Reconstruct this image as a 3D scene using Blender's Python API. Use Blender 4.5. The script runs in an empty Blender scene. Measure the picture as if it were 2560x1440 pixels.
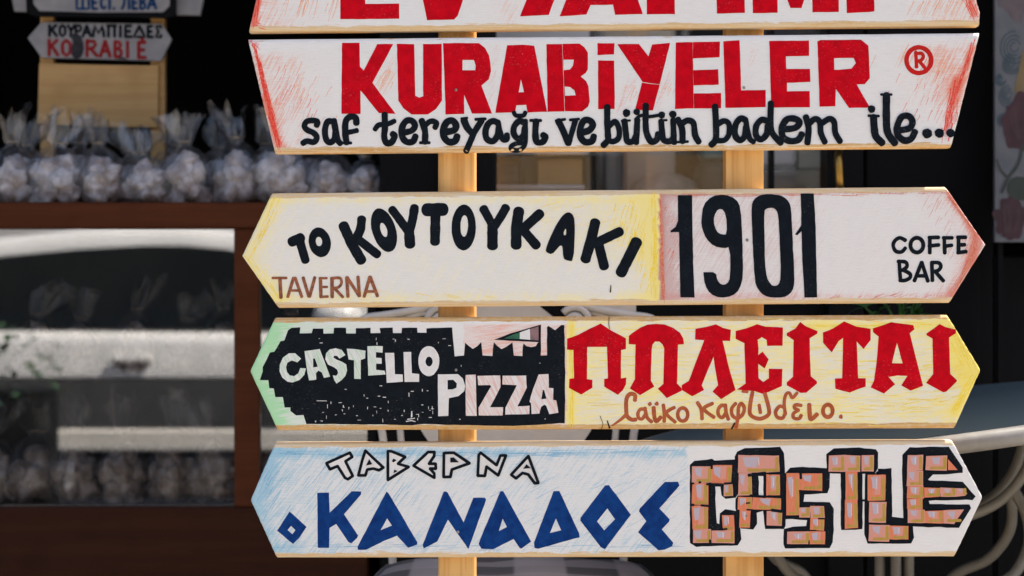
import bpy, bmesh, math, random
from mathutils import Vector, noise as mnoise
from mathutils.geometry import tessellate_polygon
R = math.radians
random.seed(7)
S = bpy.context.scene

# ------------------------------------------------------------------ camera, sky, sun, exposure
ZC, CD, PXM = 1.15, 2.6, 0.0005          # lens height, lens to sign distance, metres per photo pixel on the sign
cam = bpy.data.objects.new('camera', bpy.data.cameras.new('camera'))
S.collection.objects.link(cam)
cam.location = (0, -CD, ZC)
cam.rotation_euler = (R(90), 0, 0)
cam.data.sensor_width = 36.0
cam.data.lens = 36.0 * CD / (2560 * PXM)
cam.data.clip_start, cam.data.clip_end = 0.05, 400
cam.data.dof.use_dof = True
cam.data.dof.focus_distance = CD
cam.data.dof.aperture_fstop = 5.6
cam.data.dof.aperture_blades = 7
S.camera = cam

SUN_EL, SUN_AZ = 55.0, 25.0               # azimuth measured from +X towards +Y (behind the sign, to the right)
w = bpy.data.worlds.new('World'); S.world = w; w.use_nodes = True
nt = w.node_tree
sky = nt.nodes.new('ShaderNodeTexSky'); sky.sky_type = 'NISHITA'; sky.sun_disc = False
sky.sun_elevation = R(SUN_EL); sky.sun_rotation = R(90 - SUN_AZ)
sky.dust_density = 4.0; sky.ozone_density = 0.6; sky.air_density = 0.8
bg = nt.nodes['Background']; bg.inputs[1].default_value = 0.13
nt.links.new(sky.outputs[0], bg.inputs[0])
sd = bpy.data.lights.new('sun', 'SUN'); sd.energy = 4.2; sd.angle = R(0.5); sd.color = (1, .93, .82)
sun = bpy.data.objects.new('sun', sd); S.collection.objects.link(sun)
sv = Vector((math.cos(R(SUN_EL)) * math.cos(R(SUN_AZ)), math.cos(R(SUN_EL)) * math.sin(R(SUN_AZ)), math.sin(R(SUN_EL))))
sun.rotation_euler = sv.to_track_quat('Z', 'Y').to_euler(); sun.location = sv * 30
vs = S.view_settings
vs.view_transform = 'Standard'; vs.look = 'None'; vs.gamma = 1.0; vs.use_curve_mapping = False
vs.exposure = 1.33
S.cycles.max_bounces = 8; S.cycles.transparent_max_bounces = 24
S.cycles.caustics_reflective = False; S.cycles.caustics_refractive = False

# ------------------------------------------------------------------ helpers
def lin(r, g, b):
    f = lambda c: (c / 255 / 12.92) if c <= 10 else ((c / 255 + .055) / 1.055) ** 2.4
    return (f(r), f(g), f(b), 1.0)

def W(x, y, Y=0.0):
    """a photo pixel put at distance Y behind the sign's face"""
    k = PXM * (CD + Y) / CD
    return Vector(((x - 1280) * k, Y, ZC + (720 - y) * k))

def K(Y): return PXM * (CD + Y) / CD

ORG = {}
def origin(o): return ORG.get(o.name, Vector((0, 0, 0)))

def tag(o, label=None, cat=None, group=None, kind=None):
    if label: o['label'] = label
    if cat: o['category'] = cat
    if group: o['group'] = group
    if kind: o['kind'] = kind
    return o

def thing(name, loc, label, cat, group=None):
    o = bpy.data.objects.new(name, None); S.collection.objects.link(o)
    o.empty_display_size = .05
    o.location = loc; ORG[o.name] = Vector(loc)
    return tag(o, label, cat, group)

def obj(name, bm, mat, parent=None, smooth=False, label=None):
    if parent:
        off = origin(parent)
        bmesh.ops.translate(bm, verts=bm.verts, vec=-off)
    me = bpy.data.meshes.new(name); bm.to_mesh(me); bm.free()
    for m in (mat if isinstance(mat, (list, tuple)) else [mat]): me.materials.append(m)
    if smooth:
        for p in me.polygons: p.use_smooth = True
    o = bpy.data.objects.new(name, me); S.collection.objects.link(o)
    if parent:
        o.parent = parent; ORG[o.name] = off
    if label: o['label'] = label
    return o

def new(): return bmesh.new()

def box(bm, x0, x1, y0, y1, z0, z1, bev=0.0, seg=2):
    t = bmesh.new()
    bmesh.ops.create_cube(t, size=1)
    for v in t.verts:
        v.co = Vector(((x0 + x1) / 2 + v.co.x * (x1 - x0), (y0 + y1) / 2 + v.co.y * (y1 - y0), (z0 + z1) / 2 + v.co.z * (z1 - z0)))
    if bev: bmesh.ops.bevel(t, geom=t.edges[:], offset=bev, segments=seg, affect='EDGES', profile=.5)
    join(bm, t)

def pbox(bm, px0, py0, px1, py1, Y, depth, bev=0.0):
    """box whose front face covers a photo rectangle at distance Y"""
    a, b = W(px0, py1, Y), W(px1, py0, Y)
    box(bm, a.x, b.x, Y, Y + depth, a.z, b.z, bev)

def join(bm, t):
    me = bpy.data.meshes.new('tmp'); t.to_mesh(me); t.free(); bm.from_mesh(me); bpy.data.meshes.remove(me)

def cat_rom(pts, n=6, closed=False):
    P = [Vector(p) for p in pts]
    if len(P) < 3 and not closed:
        return [P[0].lerp(P[-1], i / 6) for i in range(7)]
    out = []; m = len(P)
    rng = range(m if closed else m - 1)
    for i in rng:
        if closed: a, b, c, d = P[(i - 1) % m], P[i], P[(i + 1) % m], P[(i + 2) % m]
        else: a, b, c, d = P[max(i - 1, 0)], P[i], P[i + 1], P[min(i + 2, m - 1)]
        for k in range(n):
            t = k / n
            out.append(.5 * ((2 * b) + (c - a) * t + (2 * a - 5 * b + 4 * c - d) * t * t + (3 * b - a - 3 * c + d) * t ** 3))
    if not closed: out.append(P[-1])
    return out

def tube(bm, pts, r, n=10, closed=False):
    P = [Vector(p) for p in pts]; m = len(P)
    rr = r if isinstance(r, (list, tuple)) else [r] * m
    rings = []; up = None
    for i, p in enumerate(P):
        if closed: t = P[(i + 1) % m] - P[i - 1]
        else: t = P[min(i + 1, m - 1)] - P[max(i - 1, 0)]
        t.normalize()
        if up is None:
            up = Vector((0, 1, 0)) if abs(t.y) < .9 else Vector((1, 0, 0))
        u = (up - t * up.dot(t))
        if u.length < 1e-6: u = t.orthogonal()
        u.normalize(); up = u; v = t.cross(u)
        rings.append([bm.verts.new(p + (u * math.cos(a) + v * math.sin(a)) * rr[i]) for a in [2 * math.pi * k / n for k in range(n)]])
    for i in range(m if closed else m - 1):
        A, B = rings[i], rings[(i + 1) % m]
        for k in range(n): bm.faces.new((A[k], A[(k + 1) % n], B[(k + 1) % n], B[k]))
    if not closed:
        bm.faces.new(rings[0][::-1]); bm.faces.new(rings[-1])

def lathe(bm, prof, c, n=24):
    rings = []
    for r, z in prof:
        rings.append([bm.verts.new((c[0] + r * math.cos(2 * math.pi * k / n), c[1] + r * math.sin(2 * math.pi * k / n), c[2] + z)) for k in range(n)])
    for A, B in zip(rings, rings[1:]):
        for k in range(n): bm.faces.new((A[k], A[(k + 1) % n], B[(k + 1) % n], B[k]))
    bm.faces.new(rings[0][::-1]); bm.faces.new(rings[-1])

def sheet(bm, outline, th, back):
    """solid plate: outline = list of world points (front), th = thickness towards `back` vector"""
    tri = tessellate_polygon([outline])
    f = [bm.verts.new(p) for p in outline]; b = [bm.verts.new(Vector(p) + back * th) for p in outline]
    for t in tri:
        try:
            bm.faces.new([f[i] for i in t]); bm.faces.new([b[i] for i in reversed(t)])
        except ValueError: pass
    n = len(f)
    for i in range(n): bm.faces.new((f[i], f[(i + 1) % n], b[(i + 1) % n], b[i]))
    bmesh.ops.recalc_face_normals(bm, faces=bm.faces[:])

# ------------------------------------------------------------------ materials
class N:
    def __init__(s, name):
        s.m = bpy.data.materials.new(name); s.m.use_nodes = True
        s.t = s.m.node_tree; s.b = s.t.nodes['Principled BSDF']
    def n(s, typ, **kw):
        x = s.t.nodes.new(typ)
        for k, v in kw.items(): setattr(x, k, v)
        return x
    def l(s, a, b): s.t.links.new(a, b)
    def noise(s, vec, scale, detail=3, rough=.55):
        x = s.n('ShaderNodeTexNoise'); x.inputs['Scale'].default_value = scale
        x.inputs['Detail'].default_value = detail; x.inputs['Roughness'].default_value = rough
        if vec: s.l(vec, x.inputs['Vector'])
        return x.outputs['Fac']
    def mapping(s, vec, scale=(1, 1, 1), rot=(0, 0, 0)):
        a = s.n('ShaderNodeMapping'); a.inputs['Rotation'].default_value = rot
        b = s.n('ShaderNodeMapping'); b.inputs['Scale'].default_value = scale
        s.l(vec, a.inputs['Vector']); s.l(a.outputs[0], b.inputs['Vector'])
        return b.outputs[0]
    def ramp(s, fac, lo, hi, a=0.0, b=1.0):
        x = s.n('ShaderNodeMapRange'); x.interpolation_type = 'SMOOTHSTEP'
        x.inputs[1].default_value = lo; x.inputs[2].default_value = hi; x.inputs[3].default_value = a; x.inputs[4].default_value = b
        s.l(fac, x.inputs[0]); return x.outputs[0]
    def math(s, op, a, b=None, clamp=False):
        x = s.n('ShaderNodeMath', operation=op); x.use_clamp = clamp
        for i, v in enumerate((a, b)):
            if v is None: continue
            if isinstance(v, (int, float)): x.inputs[i].default_value = v
            else: s.l(v, x.inputs[i])
        return x.outputs[0]
    def mix(s, fac, a, b):
        x = s.n('ShaderNodeMix', data_type='RGBA')
        if isinstance(fac, (int, float)): x.inputs[0].default_value = fac
        else: s.l(fac, x.inputs[0])
        for i, v in ((6, a), (7, b)):
            if isinstance(v, tuple): x.inputs[i].default_value = v
            else: s.l(v, x.inputs[i])
        return x.outputs[2]
    def bump(s, h, strength=.3, dist=.001):
        x = s.n('ShaderNodeBump'); x.inputs['Strength'].default_value = strength; x.inputs['Distance'].default_value = dist
        s.l(h, x.inputs['Height']); s.l(x.outputs[0], s.b.inputs['Normal'])
    def base(s, c):
        if isinstance(c, tuple): s.b.inputs['Base Color'].default_value = c
        else: s.l(c, s.b.inputs['Base Color'])
    def rough(s, r):
        if isinstance(r, (int, float)): s.b.inputs['Roughness'].default_value = r
        else: s.l(r, s.b.inputs['Roughness'])
    def obco(s): return s.n('ShaderNodeTexCoord').outputs['Object']

def simple(name, c1, c2, scale=20, rough=.6, stretch=(1, 1, 1), bump=0.0, spec=None, metal=0.0):
    m = N(name); v = m.mapping(m.obco(), stretch)
    f = m.noise(v, scale, 4)
    m.base(m.mix(m.ramp(f, .3, .7), c1, c2)); m.rough(rough)
    if bump: m.bump(f, bump, .002)
    if spec is not None: m.b.inputs['Specular IOR Level'].default_value = spec
    m.b.inputs['Metallic'].default_value = metal
    return m.m

def wood(name, c1, c2, c3, axis='z', rough=.6, k=1.0, bump=.15, spec=.3):
    m = N(name)
    st = {'z': (60, 60, 2.2), 'x': (2.2, 60, 60)}[axis]
    v = m.mapping(m.obco(), tuple(a * k for a in st))
    f = m.noise(v, 1.0, 5, .6)
    big = m.noise(m.obco(), 9 * k, 2)
    fine = m.noise(m.mapping(m.obco(), tuple(a * 6 * k for a in st)), 1.0, 2)
    c = m.mix(m.ramp(f, .40, .60), c1, c2)
    c = m.mix(m.math('MULTIPLY', m.ramp(big, .5, .75), .6), c, c3)
    c = m.mix(m.math('MULTIPLY', m.ramp(fine, .55, .75), .35), c, c3)
    m.base(c); m.rough(rough); m.bump(f, bump, .001); m.b.inputs['Specular IOR Level'].default_value = spec
    return m.m

def board_mat(name, ang, wood_a, wood_b, solid=.08):
    """white painted pine with crayon hatching (pigment colour and amount stored per vertex) and bare wood along the rounded edges"""
    m = N(name)
    uv = m.n('ShaderNodeUVMap').outputs[0]
    pig = m.n('ShaderNodeAttribute', attribute_name='pigment')
    wd = m.n('ShaderNodeAttribute', attribute_name='bare').outputs['Fac']
    h1 = m.noise(m.mapping(uv, (230, 13, 1), (0, 0, R(ang))), 1.0, 3, .6)
    h2 = m.noise(m.mapping(uv, (22, 420, 1)), 1.0, 2, .6)
    h3 = m.noise(uv, 420, 2, .7)
    h4 = m.noise(uv, 14, 3)
    hat = m.math('ADD', m.math('MULTIPLY', m.ramp(h1, .30, .70), .50), m.math('MULTIPLY', m.ramp(h2, .3, .7), .24))
    hat = m.math('ADD', hat, m.math('MULTIPLY', m.ramp(h3, .25, .75), .26))
    al = m.math('MULTIPLY', pig.outputs['Alpha'], m.ramp(h4, .25, .62, .62, 1.12))
    cov = m.math('MULTIPLY', m.math('SUBTRACT', m.math('ADD', hat, m.math('MULTIPLY', al, .95)), .78), 1.7, True)
    cov = m.math('MULTIPLY', cov, m.ramp(pig.outputs['Alpha'], .02, .22), True)
    amt = m.math('MAXIMUM', m.math('MULTIPLY', cov, .8), m.math('MULTIPLY', pig.outputs['Alpha'], solid))
    amt = m.math('MAXIMUM', amt, m.math('MULTIPLY', m.math('SUBTRACT', pig.outputs['Alpha'], .74, True), m.ramp(h3, .2, .6, 2.0, 3.6)), True)
    grain = m.noise(m.mapping(uv, (30, 700, 1)), 1.0, 3, .7)
    white = m.mix(m.ramp(grain, .4, .75), (.84, .805, .755, 1), (.76, .72, .665, 1))
    dirt = m.ramp(m.noise(m.mapping(uv, (40, 90, 1)), 1.0, 4, .75), .66, .78)
    white = m.mix(m.math('MULTIPLY', dirt, .35), white, (.45, .36, .27, 1))
    white = m.mix(m.ramp(m.noise(uv, 380, 2, .8), .52, .80, 0, .40), white, (.56, .52, .47, 1))
    c = m.mix(amt, white, pig.outputs['Color'])
    edge = m.noise(m.mapping(uv, (14, 110, 1)), 1.0, 4, .65)
    wf = m.ramp(m.math('ADD', wd, m.math('MULTIPLY', m.math('SUBTRACT', edge, .5), 1.7)), .42, .62)
    wg = m.noise(m.mapping(uv, (5, 240, 1)), 1.0, 4, .6)
    wc = m.mix(m.ramp(wg, .35, .7), wood_a, wood_b)
    worn = m.ramp(m.noise(m.mapping(uv, (60, 160, 1)), 1.0, 3, .7), .45, .7)
    wc = m.mix(m.math('MULTIPLY', worn, .45), wc, (.72, .63, .50, 1))
    m.base(m.mix(wf, c, wc)); m.rough(.75); m.b.inputs['Specular IOR Level'].default_value = .25
    m.bump(m.math('ADD', grain, m.math('MULTIPLY', h3, .4)), .25, .0006)
    return m.m

def paint(name, col, dark, chip=.0, rough=.55, chipcol=(.78, .76, .74, 1), streak=90):
    m = N(name); v = m.obco()
    f = m.noise(m.mapping(v, (1, 1, 1)), streak, 4, .65)
    c = m.mix(m.ramp(f, .35, .7), col, dark)
    if chip:
        s = m.noise(m.mapping(v, (1.0, 1, 1.4)), 330, 3, .75); b = m.noise(v, 22, 2)
        k = m.math('MULTIPLY', m.ramp(s, .60, .70), m.ramp(b, .42, .62))
        c = m.mix(m.math('MULTIPLY', k, chip), c, chipcol)
    m.base(c); m.rough(rough + .1); m.b.inputs['Specular IOR Level'].default_value = .08
    return m.m

def crayon(name, col, amt=.6):
    """letters left white inside a dark field, lightly rubbed with crayon"""
    m = N(name); v = m.obco()
    a = m.noise(m.mapping(v, (500, 500, 40), (0, R(25), 0)), 1.0, 3, .6)
    m.base(m.mix(m.math('MULTIPLY', m.ramp(a, .35, .7), amt), (.80, .765, .72, 1), col)); m.rough(.75)
    return m.m

def glass_mat(name, refl, rough=.0, tint=(1, 1, 1, 1)):
    m = N(name); t = m.t; t.nodes.remove(m.b)
    tr = m.n('ShaderNodeBsdfTransparent'); tr.inputs[0].default_value = tint
    gl = m.n('ShaderNodeBsdfGlossy'); gl.inputs['Roughness'].default_value = rough
    gl.inputs[0].default_value = (.95, .97, 1, 1)
    fr = m.n('ShaderNodeFresnel'); fr.inputs[0].default_value = 1.5
    x = m.n('ShaderNodeMixShader')
    m.l(m.math('ADD', fr.outputs[0], refl, True), x.inputs[0]); m.l(tr.outputs[0], x.inputs[1]); m.l(gl.outputs[0], x.inputs[2])
    m.l(x.outputs[0], t.nodes['Material Output'].inputs[0])
    return m.m

def film_mat(name):
    """crinkled clear cellophane"""
    m = N(name); t = m.t; t.nodes.remove(m.b)
    v = m.obco()
    f = m.noise(m.mapping(v, (1, 1, .45)), 70, 4, .7)
    bp = m.n('ShaderNodeBump'); bp.inputs['Strength'].default_value = 1.0; bp.inputs['Distance'].default_value = .006
    m.l(f, bp.inputs['Height'])
    tr = m.n('ShaderNodeBsdfTransparent'); gl = m.n('ShaderNodeBsdfGlossy'); gl.inputs['Roughness'].default_value = .12
    df = m.n('ShaderNodeBsdfDiffuse'); df.inputs[0].default_value = (.50, .52, .55, 1)
    m.l(bp.outputs[0], gl.inputs['Normal']); m.l(bp.outputs[0], df.inputs['Normal'])
    a = m.n('ShaderNodeMixShader'); b = m.n('ShaderNodeMixShader')
    wr = m.noise(m.mapping(v, (1.6, 1.6, .35)), 120, 3, .7)
    m.l(m.ramp(wr, .53, .68, .008, .20), a.inputs[0]); m.l(tr.outputs[0], a.inputs[1]); m.l(df.outputs[0], a.inputs[2])
    lw = m.n('ShaderNodeLayerWeight'); lw.inputs[0].default_value = .35; m.l(bp.outputs[0], lw.inputs['Normal'])
    m.l(m.math('ADD', m.math('MULTIPLY', lw.outputs['Facing'], .34), .075, True), b.inputs[0])
    m.l(a.outputs[0], b.inputs[1]); m.l(gl.outputs[0], b.inputs[2])
    m.l(b.outputs[0], t.nodes['Material Output'].inputs[0])
    return m.m

M = {}
M['pine'] = wood('pine', (.64, .34, .105, 1), (.77, .46, .165, 1), (.50, .22, .055, 1))
M['old_pine'] = wood('old_pine', (.56, .32, .115, 1), (.62, .37, .145, 1), (.42, .22, .065, 1), axis='x')
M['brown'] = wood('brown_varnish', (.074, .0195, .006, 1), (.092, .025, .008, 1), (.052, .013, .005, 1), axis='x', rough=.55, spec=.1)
M['red'] = paint('red_vinyl', lin(208, 0, 24), lin(186, 0, 20), .22, .5)
M['redpaint'] = paint('red_marker', lin(205, 30, 30), lin(190, 40, 30), .25)
M['black'] = paint('black_marker', (.0045, .0075, .011, 1), (.007, .011, .016, 1), .10, .6)
M['field'] = paint('black_marker_field', (.005, .0075, .010, 1), (.008, .011, .015, 1), .16, .6)
M['brownmark'] = paint('brown_marker', lin(186, 98, 62), lin(168, 80, 48), .1)
M['crayonbrown'] = paint('brown_crayon', lin(168, 104, 72), lin(112, 70, 56), .6, .8, streak=160)
M['blue'] = paint('blue_paint', lin(16, 62, 124), lin(10, 46, 104), .06)
M['red_crayon'] = paint('red_crayon', lin(230, 56, 44), lin(238, 110, 88), .85, .8, streak=300)
M['orange_crayon'] = paint('orange_crayon', lin(240, 152, 100), lin(246, 190, 150), .9, .8, streak=300)
M['rust_crayon'] = paint('rust_crayon', lin(214, 104, 72), lin(232, 158, 130), .9, .8, streak=300)
M['yellow_crayon'] = paint('yellow_crayon', lin(250, 214, 50), lin(252, 228, 120), .8, .8, streak=300)
M['sea_crayon'] = paint('blue_crayon', lin(112, 170, 200), lin(160, 200, 220), .8, .8, streak=300)
M['white_letter'] = paint('bare_white', (.81, .775, .73, 1), (.73, .69, .64, 1), 0, .75)
M['green_letter'] = crayon('green_crayon', lin(150, 205, 150), .6)
M['pink_letter'] = crayon('pink_crayon', lin(226, 140, 110), .55)
M['dark_paint'] = simple('dark_paint', (.0016, .0017, .0022, 1), (.003, .0031, .0036, 1), 6, .6, spec=.12)
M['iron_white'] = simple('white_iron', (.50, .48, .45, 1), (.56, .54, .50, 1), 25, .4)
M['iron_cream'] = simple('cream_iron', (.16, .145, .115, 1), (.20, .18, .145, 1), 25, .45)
M['steel'] = simple('screw_steel', (.35, .33, .30, 1), (.2, .18, .16, 1), 60, .4, metal=.8)
M['brass'] = simple('brass', (.55, .32, .08, 1), (.4, .22, .05, 1), 30, .3, metal=1)
M['pane'] = glass_mat('tinted_window_glass', .125)
M['shopglass'] = glass_mat('shop_window_glass', .02)
M['film'] = film_mat('cellophane')
M['leaf'] = simple('leaf', (.02, .10, .018, 1), (.05, .17, .03, 1), 40, .5)
M['terracotta'] = simple('terracotta', (.25, .10, .05, 1), (.3, .13, .07, 1), 20, .8)

# ------------------------------------------------------------------ ground, kerb, road
def slab(name, mat, x0, x1, y0, y1, z0, z1):
    bm = new(); box(bm, x0, x1, y0, y1, z0, z1)
    return tag(obj(name, bm, mat), kind='structure')
paving = N('paving'); _v = paving.obco()
_br = paving.n('ShaderNodeTexBrick'); _br.inputs['Scale'].default_value = 2.5; _br.inputs['Mortar Size'].default_value = .012
_br.inputs['Color1'].default_value = (.34, .31, .27, 1); _br.inputs['Color2'].default_value = (.40, .37, .32, 1); _br.inputs['Mortar'].default_value = (.15, .14, .12, 1)
paving.l(_v, _br.inputs['Vector']); paving.base(paving.mix(paving.math('MULTIPLY', paving.noise(_v, 7, 4), .5), _br.outputs[0], (.25, .22, .19, 1))); paving.rough(.85)
asphalt = simple('asphalt', (.035, .035, .037, 1), (.05, .049, .047, 1), 60, .9, bump=.3)
slab('ground', asphalt, -60, 60, -60, 60, -.6, -.15)
slab('pavement', paving.m, -30, 30, -3.9, 8, -.15, 0)
slab('terrace', paving.m, -8, 8, .30, 8, .004, .20)
slab('road', asphalt, -60, 60, -10.4, -4.05, -.15, -.144)
slab('kerb', simple('kerb_stone', (.4, .39, .36, 1), (.33, .32, .3, 1), 9, .85), -30, 30, -4.05, -3.9, -.15, .012)
slab('far_pavement', paving.m, -30, 30, -16, -10.4, -.15, 0)

# ------------------------------------------------------------------ signpost: two posts, five boards
sp = thing('signpost', (0, .03, 0), 'tall wooden signpost of stacked hand painted arrow boards nailed to two pine posts', 'signpost')
BT = .022
for i, (xa, xb, bev) in enumerate(((1095, 1190, .0065), (1815, 1909, .0008))):
    bm = new(); a, b = W(xa, 0, BT), W(xb, 0, BT)
    box(bm, a.x, b.x, BT + .0006, BT + .040, 0.0, 1.95, bev, 5)
    obj('post', bm, M['pine'], sp)
    bm = new(); box(bm, a.x - .004, b.x + .004, BT + .038, BT + .30, 0.001, .045, .003); box(bm, a.x - .004, b.x + .004, -.28, BT, .001, .045, .003)
    obj('foot', bm, M['pine'], sp)

def lerp(a, b, t): return (a[0] + (b[0] - a[0]) * t, a[1] + (b[1] - a[1]) * t)

class Board:
    RND = 13.0
    def __init__(s, TL, L, BL, TR, Rr, BR):
        s.left = [TL] + ([L] if L else []) + [BL]; s.right = [TR] + ([Rr] if Rr else []) + [BR]
        s.TL, s.BL, s.TR, s.BR = TL, BL, TR, BR
    def at(s, side, t):
        P = side; y0, y1 = P[0][1], P[-1][1]; y = y0 + (y1 - y0) * t
        for a, b in zip(P, P[1:]):
            if y <= b[1] + 1e-6: return (a[0] + (b[0] - a[0]) * (y - a[1]) / (b[1] - a[1]), y)
        return P[-1]
    def topy(s, x): return s.TL[1] + (s.TR[1] - s.TL[1]) * (x - s.TL[0]) / (s.TR[0] - s.TL[0])
    def boty(s, x): return s.BL[1] + (s.BR[1] - s.BL[1]) * (x - s.BL[0]) / (s.BR[0] - s.BL[0])
    def dep(s, d):
        r = s.RND
        if d >= r: return 0.0
        d = max(d, 0.0)
        return (r - math.sqrt(max(r * r - (r - d) ** 2, 0))) * PXM * .8
    def depth(s, x, y): return s.dep(min(y - s.topy(x), s.boty(x) - y))
    def build(s, mat, pig, bare, label):
        H = s.BL[1] - s.TL[1]
        ds = [0, .6, 1.8, 3.6, 6, 9, 13]
        n = 40
        ts = [d / H for d in ds] + [(13 + (H - 26) * i / n) / H for i in range(1, n)] + [1 - d / H for d in reversed(ds)]
        cols = 290; bm = new()
        uvl = bm.loops.layers.uv.new('UVMap'); pl = bm.verts.layers.float_color.new('pigment'); bl = bm.verts.layers.float.new('bare')
        g = []; back = []; px = {}
        for j, t in enumerate(ts):
            a, b = s.at(s.left, t), s.at(s.right, t)
            wob = .9 * mnoise.noise(Vector((a[1] * .11, s.TL[1], 3))) + .6 * mnoise.noise(Vector((a[1] * .5, s.TL[1], 9)))
            wob2 = .9 * mnoise.noise(Vector((b[1] * .11, s.TL[1], 13))) + .6 * mnoise.noise(Vector((b[1] * .5, s.TL[1], 19)))
            a = (a[0] + wob, a[1]); b = (b[0] + wob2, b[1])
            y = s.dep(min(t, 1 - t) * H); row = []
            for i in range(cols + 1):
                x, yy = lerp(a, b, i / cols)
                ew = .5 * mnoise.noise(Vector((x * .013, s.TL[1] * .3, 1))) if j in (0, 1) or j >= len(ts) - 2 else 0
                v = bm.verts.new(W(x, yy + ew) + Vector((0, y, 0)))
                c, am = pig(x, yy); v[pl] = (c[0], c[1], c[2], min(am, 1.0)); v[bl] = bare(x, t * H, (1 - t) * H)
                px[v] = (x / 1000, yy / 1000); row.append(v)
            g.append(row)
            bk = []
            for k in (0, cols):
                v = bm.verts.new(row[k].co + Vector((0, BT - row[k].co.y, 0)))
                v[pl] = (1, 1, 1, 0); v[bl] = 1.0; px[v] = (px[row[k]][0], px[row[k]][1]); bk.append(v)
            back.append(bk)
        for j in range(len(ts) - 1):
            for i in range(cols): bm.faces.new((g[j][i], g[j + 1][i], g[j + 1][i + 1], g[j][i + 1]))
            bm.faces.new((g[j][0], back[j][0], back[j + 1][0], g[j + 1][0]))
            bm.faces.new((g[j][cols], g[j + 1][cols], back[j + 1][1], back[j][1]))
            bm.faces.new((back[j][0], back[j][1], back[j + 1][1], back[j + 1][0]))
        for j, sgn in ((0, 1), (len(ts) - 1, -1)):
            f = g[j] + [back[j][1], back[j][0]]
            bm.faces.new(f if sgn > 0 else f[::-1])
        for f in bm.faces:
            for lp in f.loops: lp[uvl].uv = px[lp.vert]
        bmesh.ops.recalc_face_normals(bm, faces=bm.faces[:])
        s.o = obj('arrow_board', bm, mat, sp, label=label)
        for p in s.o.data.polygons:
            if len(p.vertices) == 4 and abs(p.normal.x) < .3 and p.normal.y < .3: p.use_smooth = True
        s.lev = 0
        return s.o

# flat lettering laid on a board, every stroke a hair above the one below
class Ink:
    fat = 1.0; inc = .000012
    def __init__(s, board, base=.00018): s.b = board; s.bm = new(); s.z = base
    def v(s, x, y, e=0.0):
        d = s.b.depth(x, y) if s.b else 0
        return s.bm.verts.new(W(x, y) + Vector((0, d - s.z - e, 0)))
    def poly(s, outer, holes=(), smooth=0, jit=.5, sub=14, raw=False):
        def prep(P):
            P = [tuple(p[:2]) for p in P]
            for _ in range(smooth):
                Q = []
                for i in range(len(P)):
                    a, b = P[i], P[(i + 1) % len(P)]
                    Q += [lerp(a, b, .25), lerp(a, b, .75)]
                P = Q
            Q = []
            for i in range(len(P)):
                a, b = P[i], P[(i + 1) % len(P)]
                L = math.hypot(b[0] - a[0], b[1] - a[1]); k = max(1, int(L / sub)) if sub else 1
                for q in range(k): Q.append(lerp(a, b, q / k))
            if jit: Q = [(x + jit * mnoise.noise(Vector((x * .2, y * .2, 1))) * 1.6, y + jit * mnoise.noise(Vector((x * .2, y * .2, 7))) * 1.6) for x, y in Q]
            return Q
        loops = [prep(outer)] + [prep(h) for h in holes]
        s.z += s.inc
        V = [s.v(x, y) for lp in loops for x, y in lp]
        for t in tessellate_polygon([[Vector((x, y, 0)) for x, y in lp] for lp in loops]):
            try: f = s.bm.faces.new([V[i] for i in t])
            except ValueError: continue
    def stroke(s, pts, w, closed=False, smooth=True, taper=None, jit=.5, cap=True):
        w = w * s.fat
        P = [(p[0], p[1], 0) for p in pts]
        C = cat_rom(P, 6, closed) if smooth else [Vector(p) for p in P]
        if not smooth:
            D = []
            for a, b in zip(C, C[1:]):
                k = max(1, int((b - a).length / 12)); D += [a.lerp(b, q / k) for q in range(k)]
            C = D + [C[-1]]
        s.z += s.inc; m = len(C); Ls, Rs = [], []
        for i, p in enumerate(C):
            if closed: t = C[(i + 1) % m] - C[i - 1]
            else: t = C[min(i + 1, m - 1)] - C[max(i - 1, 0)]
            if t.length < 1e-6: t = Vector((1, 0, 0))
            t.normalize(); n = Vector((-t.y, t.x, 0)); h = w / 2
            if taper: h *= taper[0] + (taper[1] - taper[0]) * i / max(1, m - 1)
            h *= 1 + .10 * mnoise.noise(Vector((p.x * .09, p.y * .09, 4)))
            a, b = p + n * h, p - n * h; e = i * 1.5e-7
            Ls.append((a, e, h, t)); Rs.append((b, e))
        LV = [s.v(a.x, a.y, e) for a, e, _, _ in Ls]; RV = [s.v(b.x, b.y, e) for b, e in Rs]
        for i in range(m if closed else m - 1):
            j = (i + 1) % m
            try: s.bm.faces.new((LV[i], LV[j], RV[j], RV[i]))
            except ValueError: pass
        if not closed and cap:
            for i, sg in ((0, -1), (m - 1, 1)):
                p = C[i]; h = Ls[i][2]; t = Ls[i][3] * sg; n = Vector((-t.y, t.x, 0))
                ring = [s.v((p + n * h * math.cos(q) + t * h * .8 * math.sin(q)).x, (p + n * h * math.cos(q) + t * h * .8 * math.sin(q)).y, 3e-7 * sg) for q in [math.pi * k / 8 for k in range(9)]]
                try: s.bm.faces.new(ring)
                except ValueError: pass
    def disc(s, x, y, r, ry=None):
        s.poly([(x + r * math.cos(a), y + (ry or r) * math.sin(a)) for a in [2 * math.pi * k / 18 for k in range(18)]], jit=1)
    def done(s, name, mat, label=None):
        for f in s.bm.faces:
            f.normal_update()
            if f.normal.y > 0: f.normal_flip()
        o = obj(name, s.bm, mat, s.b.o if s.b else None, label=label)
        return o

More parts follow.
